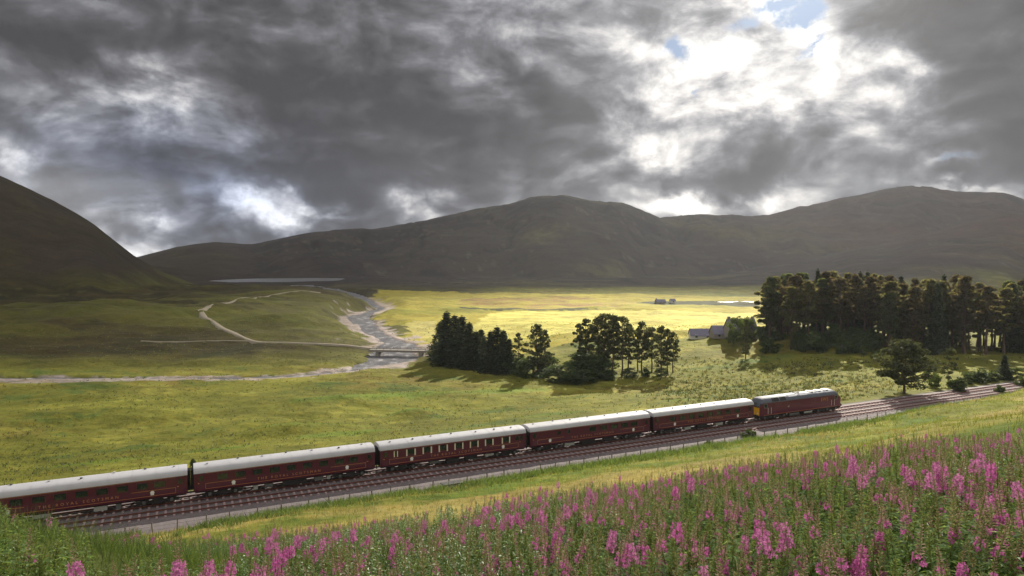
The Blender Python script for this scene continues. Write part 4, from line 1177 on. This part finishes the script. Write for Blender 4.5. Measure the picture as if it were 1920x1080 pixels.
# undergrowth along the wood's front
for i in range(34):
    px = rt.uniform(1430, 1640); pb = rt.uniform(638, 664)
    tree_px("leafy_shrub", ROUND[4 if i % 2 else 1], px, pb, pb - rt.uniform(16, 34), 6 if i % 2 else 3, "dark bushy undergrowth along the left front of the large wood", "shrub", "undergrowth in front of the wood", xy=rt.uniform(1.0, 1.6))

# trees and shrubs beside the line on the right
tree_px("scots_pine", LOWP[0], 1695, 738, 638, 12, "broad spreading pine with a thick short trunk beside the track", "tree", None, xy=1.15)
tree_px("scots_pine", LOWP[1], 1778, 722, 652, 10, "thin crooked pine standing right of the spreading trackside pine", "tree", None, xy=.75)
tree_px("juniper_tree", SPR[1], 1883, 712, 666, 15, "small cone shaped conifer beyond the track near the right edge", "tree", None, xy=1.9)
for i, (px, pb, pt, k, w, lab) in enumerate([(1742, 722, 690, 0, 1.0, "pale yellow green birch between the two trackside pines"), (1752, 728, 702, 2, 1.1, "small bright bush below the pale trackside birch"),
        (1798, 736, 708, 3, .8, "upright bush in front of the thin crooked pine"), (1872, 738, 722, 3, .8, "tiny round bush on the sunny bank beside the fence"), (1916, 726, 708, 3, .9, "round bush at the right edge above the sunny bank"),
        (1836, 716, 694, 1, 2.0, "long low pale green bush beyond the rails on the right"), (1858, 714, 696, 1, 1.8, "low pale green bush left of the small cone shaped conifer"), (1815, 720, 700, 4, 1.4, "dark low bush to the right of the thin crooked pine"),
        (1905, 712, 690, 4, 1.5, "dark bush just right of the small cone shaped conifer"), (1640, 676, 656, 0, 1.1, "leafy bright sapling at the edge of the wood left of the spreading pine"), (1618, 668, 650, 2, 1.2, "low leafy sapling left of the bright one at the wood edge"),
        (1404, 822, 806, 3, 1.3, "dark green bush beside the fence below the locomotive"), (1330, 838, 826, 3, 1.2, "small green bush in the grass left of the dark bush under the locomotive"), (362, 876, 860, 3, .5, "small scrubby bush behind the gap between the two leftmost carriages")]):
    tree_px("leafy_shrub" if "bush" in lab else "birch_tree", ROUND[k], px, pb, pt, (6, 3, 4.5, 2.2, 6)[k], lab, "shrub" if "bush" in lab else "tree", None, xy=w)
# ------------------------------------------------------------------ willowherb
M_STEM = leafmat("willowherb_stem", (.22, .25, .09), .2, .25)
M_LEAF = leafmat("willowherb_leaf", (.185, .285, .115), .48, .55, tcol=(.34, .48, .11), gloss=.07, rough=.4)
M_LEAFY = leafmat("willowherb_young_leaf", (.21, .32, .10), .5, .35, tcol=(.40, .55, .10), gloss=.07, rough=.4)
M_PETAL = leafmat("willowherb_petal", (.54, .12, .36), .45, .35, tcol=(.72, .20, .50))
M_BUD = leafmat("willowherb_bud", (.44, .25, .20), .35, .4, tcol=(.56, .34, .24))
M_TIP = leafmat("willowherb_green_tip", (.20, .24, .07), .45, .3, tcol=(.34, .38, .09))
M_POD = leafmat("willowherb_seed_pod", (.46, .36, .20), .4, .4, tcol=(.60, .46, .24))


def plant(seed, typ):
    rng = np.random.default_rng(seed); H = {'A': 1.22, 'B': 1.12, 'C': 1.15, 'D': 1.0}[typ] * rng.uniform(.92, 1.08)
    bend = rng.normal(size=2) * .06
    def c(t): return np.array([bend[0] * t * t, bend[1] * t * t, H * t])
    st = MB(); st.tube([c(t) for t in (0, .3, .6, .85, 1)], [.006, .0055, .005, .004, .002], 4, cap=False)
    out = {'stem': st.mesh("stem", M_STEM)}
    L = []; top = {'A': .70, 'B': .78, 'C': .82, 'D': .97}[typ]; nL = {'A': 56, 'B': 60, 'C': 56, 'D': 70}[typ]
    for i in range(nL):
        t = .10 + (top - .10) * (i / nL) ** .9; a = i * 2.399 + rng.uniform(-.3, .3)
        ln = (.160 if typ != 'D' else .14) * (1 - .55 * max(0, (t - .5) / .5)) * rng.uniform(.75, 1.15); w = ln * .14 * rng.uniform(.9, 1.3)
        droop = rng.uniform(-.35, .45) + (.35 if t > .8 else 0)
        b = c(t); d = np.array([math.cos(a), math.sin(a), droop]); d /= np.linalg.norm(d); sd = np.array([-math.sin(a), math.cos(a), 0])
        m = b + d * ln * .45; e = b + d * ln + np.array([0, 0, -ln * .22]); up = np.array([0, 0, w * .5])
        L += [[b, m - sd * w + up, m], [b, m, m + sd * w + up], [m, m - sd * w + up, e], [m, e, m + sd * w + up]]
    out['leaves'] = tri_mesh("leaves", [np.array(L)], M_LEAFY if typ == 'D' else M_LEAF)
    def petals(t0, t1, n, r0, r1):
        T = []
        for i in range(n):
            f = i / max(n - 1, 1); t = t0 + (t1 - t0) * f; a = i * 2.399 + rng.uniform(-.4, .4); r = (r0 + (r1 - r0) * f) * rng.uniform(.8, 1.15)
            o = np.array([math.cos(a), math.sin(a), .1]); o /= np.linalg.norm(o); b = c(t) + o * r; u = np.array([-math.sin(a), math.cos(a), 0.]); v = np.cross(o, u)
            g = rng.uniform(0, 1.5); sz = .021 * rng.uniform(.85, 1.2) * (1 - .25 * f)
            for k in range(4):
                q = g + k * math.pi / 2; dv = u * math.cos(q) + v * math.sin(q); pv = -u * math.sin(q) + v * math.cos(q)
                tip = b + dv * sz + o * sz * .35; l_ = b + dv * sz * .7 - pv * sz * .5 + o * sz * .15; r_ = b + dv * sz * .7 + pv * sz * .5 + o * sz * .15
                T += [[b, l_, tip], [b, tip, r_]]
            T += [[c(t), c(t) + np.array([0, 0, .003]), b]]
        return T
    def needles(t0, t1, n, ln0, ln1, up, w):
        T = []
        for i in range(n):
            f = i / max(n - 1, 1); t = t0 + (t1 - t0) * f; a = i * 2.399 + rng.uniform(-.4, .4); ln = (ln0 + (ln1 - ln0) * f) * rng.uniform(.8, 1.2)
            d = np.array([math.cos(a), math.sin(a), up + rng.uniform(-.15, .15)]); d /= np.linalg.norm(d); s_ = np.array([-math.sin(a), math.cos(a), 0]) * w
            b = c(t); m = b + d * ln * .6; e = b + d * ln
            T += [[b, m - s_, e], [b, e, m + s_]]; z_ = np.cross(d, s_) * 1.0; T += [[b, m - z_, e]]
        return T
    if typ == 'A':
        out['flower_spike'] = tri_mesh("flower_spike", [np.array(petals(rng.uniform(.74, .79), rng.uniform(.87, .91), rng.integers(26, 40), .050, .028))], M_PETAL)
        out['buds'] = tri_mesh("buds", [np.array(needles(.89, 1.0, 26, .032, .010, .5, .0035))], M_BUD)
        out['seed_pods'] = tri_mesh("seed_pods", [np.array(needles(.62, .74, 14, .07, .06, .7, .0022))], M_POD)
    elif typ == 'B':
        out['flower_spike'] = tri_mesh("flower_spike", [np.array(petals(.80, .85, 8, .036, .03))], M_PETAL)
        out['buds'] = tri_mesh("buds", [np.array(needles(.83, 1.0, 44, .045, .012, .35, .004))], M_BUD)
    elif typ == 'C':
        out['seed_pods'] = tri_mesh("seed_pods", [np.array(needles(.76, .96, 26, .055, .025, .9, .0036))], M_POD)
        out['buds'] = tri_mesh("buds", [np.array(needles(.93, 1.0, 14, .03, .01, .6, .003))], M_TIP)
    else:
        out['buds'] = tri_mesh("buds", [np.array(needles(.86, 1.0, 34, .05, .015, .9, .006))], M_TIP)
    return out


VAR = [plant(200 + i, t) for i, t in enumerate("AAAABBCCCDD")]
M_PETAL2 = leafmat('pale_willowherb_petal', (.56, .17, .38), .45, .35, tcol=(.72, .26, .52))
for _i in (1, 3): VAR[_i]['flower_spike'].materials[0] = M_PETAL2
KIND = "AAAABBCCCDD"
LAB = {'A': "willowherb with a full magenta flower spike", 'B': "willowherb with a red budded tip", 'C': "faded willowherb with tan seed pods", 'D': "leafy light green willowherb without flowers"}


def proj(x, y, z):
    """photo coordinates of world points"""
    cp, sp = math.cos(PITCH), math.sin(PITCH); dz = z - CAM_Z
    f = y * cp - dz * sp; u = y * sp + dz * cp
    return 960 + FPX * x / f, 540 - FPX * u / f


def build_herbs():
    rng = np.random.default_rng(3); N = 36000
    r = np.sqrt(rng.uniform(2.5 ** 2, 24 ** 2, N)); a = rng.uniform(-.80, .80, N); x = r * np.sin(a); y = r * np.cos(a)
    keep = rng.uniform(size=N) < (np.where(r < 9, 1.0, .72)); x, y, r = x[keep], y[keep], r[keep]
    z = height(x, y); n1 = fbm(x, y, 2.2, 3, 301)
    sc = rng.uniform(.72, 1.14, len(x)) * (1 + .14 * n1) * (1 + .22 * (x < -.45 * y))
    hx, hy = proj(x, y, z + 1.22 * sc)
    edge = np.interp(hx, [-200, 0, 60, 110, 180, 330, 480, 600, 750, 900, 1000, 1200, 1400, 1600, 1700, 1920, 2200], [922, 920, 938, 955, 976, 998, 992, 984, 962, 938, 918, 894, 856, 834, 814, 800, 795])
    ok = (hy > edge + rng.normal(size=len(x)) * 7) & (hy < 1300) & (y > 1.3)
    x, y, z, sc, hx, hy = (q[ok] for q in (x, y, z, sc, hx, hy))
    pz = fbm(x, y, 1.6, 3, 303) + .5 * fbm(x, y, 5, 2, 304)
    pa = np.interp(hx, [0, 350, 600, 1000, 1920], [.03, .085, .11, .125, .085]) * (1 - .5 * sst(np.hypot(x, y), 8, 14)) * (1 + 2.3 * np.clip(pz, -.6, 1.0)); pd_ = np.interp(hx, [0, 300, 600, 1920], [.97, .90, .62, .58])
    u = rng.uniform(size=len(x)); v = np.zeros(len(x), int)
    for i in range(len(x)):
        if u[i] < pa[i]: v[i] = rng.integers(0, 4)
        elif u[i] < pa[i] + pd_[i]: v[i] = rng.integers(9, 11)
        elif u[i] < pa[i] + pd_[i] + .18: v[i] = rng.integers(4, 6)
        else: v[i] = rng.integers(6, 9)
    dist = np.hypot(x, y) + np.where((hx < 10) | (hx > 1910) | (hy > 1075), 100, 0)
    order = np.argsort(dist)
    first = {}
    near = set(int(i) for i in order[:300])
    rot = rng.uniform(0, 6.28, len(x)); tilt = rng.normal(size=(len(x), 2)) * .07
    for i in order[:300]:
        k = int(v[i])
        zone = "left in the foreground" if hx[i] < 640 else ("mid foreground" if hx[i] < 1280 else "right in the foreground")
        row = "by the lower edge" if hy[i] > 1010 else "farther back"
        lab = f"{LAB[KIND[k]]} {zone}, {row}"
        o = empty("willowherb", (x[i], y[i], z[i] - .03), 0, lab, "wildflower", "willowherb " + {'A': "in full flower", 'B': "in bud", 'C': "gone to seed", 'D': "not yet flowering"}[KIND[k]])
        o.rotation_euler = (tilt[i, 0], tilt[i, 1], rot[i]); o.scale = (sc[i],) * 3
        for pn, me in VAR[k].items():
            c = link_mesh(pn, me, o); first.setdefault((k, pn), c)
    for k in range(len(VAR)):   # a kind not among the nearest gets its own plant
        if (k, 'stem') not in first:
            i = [j for j in order[300:] if v[j] == k][0]; near.add(int(i))
            o = empty("willowherb", (x[i], y[i], z[i]), 0, LAB[KIND[k]], "wildflower", "willowherb")
            for pn, me in VAR[k].items(): first[(k, pn)] = link_mesh(pn, me, o)
    rest = np.array([i for i in range(len(x)) if i not in near])
    me = bpy.data.meshes.new("willowherb_field"); me.vertices.add(len(rest))
    me.vertices.foreach_set('co', np.stack([x[rest], y[rest], z[rest] - .03], 1).astype(np.float32).ravel())
    at = me.attributes.new('variant', 'INT', 'POINT'); at.data.foreach_set('value', v[rest].astype(np.int32))
    at = me.attributes.new('size', 'FLOAT', 'POINT'); at.data.foreach_set('value', sc[rest].astype(np.float32))
    at = me.attributes.new('turn', 'FLOAT_VECTOR', 'POINT'); at.data.foreach_set('vector', np.stack([tilt[rest, 0], tilt[rest, 1], rot[rest]], 1).astype(np.float32).ravel())
    ob = link_mesh("willowherb_field", me); tag(ob, "thousands of willowherb plants covering the slope behind the nearest ones", None, None, 'stuff')
    ng = bpy.data.node_groups.new("scatter_willowherb", 'GeometryNodeTree')
    ng.interface.new_socket("Geometry", in_out='INPUT', socket_type='NodeSocketGeometry'); ng.interface.new_socket("Geometry", in_out='OUTPUT', socket_type='NodeSocketGeometry')
    gi = ng.nodes.new('NodeGroupInput'); go = ng.nodes.new('NodeGroupOutput'); J = ng.nodes.new('GeometryNodeJoinGeometry')
    na = {}
    for nm, ty in (('variant', 'INT'), ('size', 'FLOAT'), ('turn', 'FLOAT_VECTOR')):
        n = ng.nodes.new('GeometryNodeInputNamedAttribute'); n.data_type = ty; n.inputs[0].default_value = nm; na[nm] = [s for s in n.outputs if s.enabled][0]
    for k in range(len(VAR)):
        jk = ng.nodes.new('GeometryNodeJoinGeometry')
        for pn in VAR[k]:
            oi = ng.nodes.new('GeometryNodeObjectInfo'); oi.transform_space = 'ORIGINAL'; oi.inputs[0].default_value = first[(k, pn)]; ng.links.new(oi.outputs['Geometry'], jk.inputs[0])
        cmp = ng.nodes.new('FunctionNodeCompare'); cmp.data_type = 'INT'; cmp.operation = 'EQUAL'
        ii = [s for s in cmp.inputs if s.enabled]; ng.links.new(na['variant'], ii[0]); ii[1].default_value = k
        ip = ng.nodes.new('GeometryNodeInstanceOnPoints'); ng.links.new(gi.outputs[0], ip.inputs['Points']); ng.links.new(cmp.outputs[0], ip.inputs['Selection'])
        ng.links.new(jk.outputs[0], ip.inputs['Instance']); ng.links.new(na['turn'], ip.inputs['Rotation']); ng.links.new(na['size'], ip.inputs['Scale']); ng.links.new(ip.outputs[0], J.inputs[0])
    ng.links.new(J.outputs[0], go.inputs[0])
    md = ob.modifiers.new("scatter", 'NODES'); md.node_group = ng
    print("herbs", len(x))


build_herbs()


# ------------------------------------------------------------------ grasses and ground cover
def blades(name, x, y, hgt, wid, nb, mat, label, spread=.12, lean=.35, seed=1):
    rng = np.random.default_rng(seed); n = len(x)
    z = height(x, y)
    X = np.repeat(x, nb) + rng.normal(size=n * nb) * spread; Y = np.repeat(y, nb) + rng.normal(size=n * nb) * spread; Z = np.repeat(z, nb) - .06
    H = np.repeat(hgt, nb) * rng.uniform(.55, 1.15, n * nb); a = rng.uniform(0, 6.283, n * nb); W = np.repeat(wid, nb) * rng.uniform(.6, 1.3, n * nb)
    lx = rng.normal(size=n * nb) * lean * H; ly = rng.normal(size=n * nb) * lean * H
    A = np.stack([X - np.cos(a) * W / 2, Y - np.sin(a) * W / 2, Z], 1); B = np.stack([X + np.cos(a) * W / 2, Y + np.sin(a) * W / 2, Z], 1)
    T = np.stack([X + lx, Y + ly, Z + H], 1)
    o = link_mesh(name, tri_mesh(name, [np.stack([A, B, T], 1)], mat)); tag(o, label, None, None, 'stuff'); return o


M_GDRY = leafmat("dry_grass_blades", (.27, .235, .09), .4, .4, tcol=(.38, .33, .09))
M_GGREEN = leafmat("green_grass_blades", (.12, .16, .03), .45, .4, tcol=(.26, .28, .04))
M_RUSH = leafmat("rush_blades", (.055, .075, .025), .35, .5, tcol=(.10, .12, .03))
M_WEED = leafmat("weed_leaves", (.075, .12, .03), .45, .4, tcol=(.16, .22, .04))


def scatter_bank():
    rng = np.random.default_rng(8); N = 90000
    s = rng.uniform(-50, 250, N); p = 9.6 + rng.uniform(0, 1, N) ** 1.3 * 66
    x = -35 + s * TX + (p - float(track_p(-35, 73.4))) * .4369; y = 73.4 + s * TY - (p - float(track_p(-35, 73.4))) * .8995
    d = np.hypot(x, y); ok = (y > 10) & (np.abs(x / np.maximum(y, 1)) < .85) & (d < 190)
    x, y, p, s, d = x[ok], y[ok], p[ok], s[ok], d[ok]
    n = fbm(x, y, 9, 4, 64, .6) + .3 * fbm(x, y, 45, 4, 63)
    pick = rng.uniform(size=len(x))
    dry = (n + rng.normal(size=len(x)) * .3 > .1) & (pick < .5)
    gr = (~dry) & (pick < .5)
    wd = lambda d_: .02 + d_ * .00045
    blades("dry_grass", x[dry], y[dry], np.full(dry.sum(), .42), wd(d[dry]), 5, M_GDRY, "straw coloured grass on the bank above the railway", .22, .3, 1)
    blades("green_grass", x[gr], y[gr], np.full(gr.sum(), .34), wd(d[gr]), 5, M_GGREEN, "green grass on the bank above the railway", .22, .35, 2)
    # rank herbs along the fence and ballast edge
    N = 15000; s = rng.uniform(-45, 200, N); p = 9.0 + np.abs(rng.normal(size=N)) * 3.2
    x = -35 + s * TX + (p - float(track_p(-35, 73.4))) * .4369; y = 73.4 + s * TY - (p - float(track_p(-35, 73.4))) * .8995
    ok = (fbm(x, y, 7, 3, 401) + .25 * (s < 60) > -.12) & (np.abs(x / y) < .85); x, y = x[ok], y[ok]
    blades("trackside_weeds", x, y, rng.uniform(.3, .95, len(x)), np.full(len(x), .11), 7, M_WEED, "dark green weeds and nettles along the foot of the bank", .22, .45, 3)
    # undergrowth between the flowers
    N = 26000; r = np.sqrt(rng.uniform(1.6 ** 2, 22 ** 2, N)); a = rng.uniform(-.8, .8, N); x = r * np.sin(a); y = r * np.cos(a)
    blades("undergrowth_grass", x, y, np.full(N, .42), np.full(N, .012), 4, M_WEED, "grass growing between the willowherb stems", .1, .4, 4)


def scatter_valley():
    rng = np.random.default_rng(18)
    # rushy pasture beyond the locomotive
    N = 30000; x = rng.uniform(20, 260, N); y = rng.uniform(118, 300, N)
    hx, hy = proj(x, y, height(x, y))
    dens = sst(hx, 1180, 1300) * (1 - sst(hx, 1660, 1740)) * sst(hy, 668, 690) * (1 - sst(hy, 752, 768))
    ok = (rng.uniform(size=N) < dens * (.75 + .5 * fbm(x, y, 12, 3, 402))) & (track_p(x, y) < -6); xs, ys = x[ok], y[ok]
    blades("rush_tussocks", xs, ys, rng.uniform(.35, .8, len(xs)), np.full(len(xs), .17), 7, M_RUSH, "dark rush tussocks dotted over the pasture beyond the locomotive", .22, .5, 5)
    k = rng.uniform(size=N) < dens * .35; k &= (track_p(x, y) < -6)
    blades("pale_tussocks", x[k], y[k], rng.uniform(.3, .7, k.sum()), np.full(k.sum(), .17), 7, M_GDRY, "pale dry tussocks among the rushes", .22, .5, 6)
    # loose tufts across the valley grass
    N = 60000; r = np.exp(rng.uniform(math.log(70), math.log(330), N)); a = rng.uniform(-.75, .7, N); x = r * np.sin(a); y = r * np.cos(a)
    n = fbm(x, y, 30, 4, 403, .6)
    ok = (track_p(x, y) < -5) & (rng.uniform(size=N) < .25 + .8 * np.clip(n, 0, 1)) & (water_d(x, y) > 1.8); x, y = x[ok], y[ok]
    h = len(x) // 2; dd = np.hypot(x, y)
    blades("valley_tufts", x[:h], y[:h], rng.uniform(.2, .45, h), .10 + dd[:h] * .0005, 3, M_GGREEN, "tufts of green grass across the valley floor", .25, .6, 7)
    blades("valley_sedge", x[h:], y[h:], rng.uniform(.2, .5, len(x) - h), .10 + dd[h:] * .0005, 3, M_RUSH, "tufts of darker sedge across the valley floor", .25, .6, 8)


scatter_bank()
scatter_valley()
#@@HAZE@@
def build_haze(density):
    m = bpy.data.materials.new("valley_air"); m.use_nodes = True; t = NT(m.node_tree); t.n.clear()
    out = t.add('ShaderNodeOutputMaterial'); v = t.add('ShaderNodeVolumePrincipled')
    v.inputs['Color'].default_value = (.88, .92, 1.0, 1); v.inputs['Density'].default_value = density; v.inputs['Anisotropy'].default_value = .35
    t.l.new(v.outputs[0], out.inputs['Volume'])
    b = MB(); b.box(-6400, 6400, -6400, 6400, -12, 720); o = b.build("haze", m); tag(o, "thin pale air filling the valley", None, None, 'stuff')


build_haze(.00006)
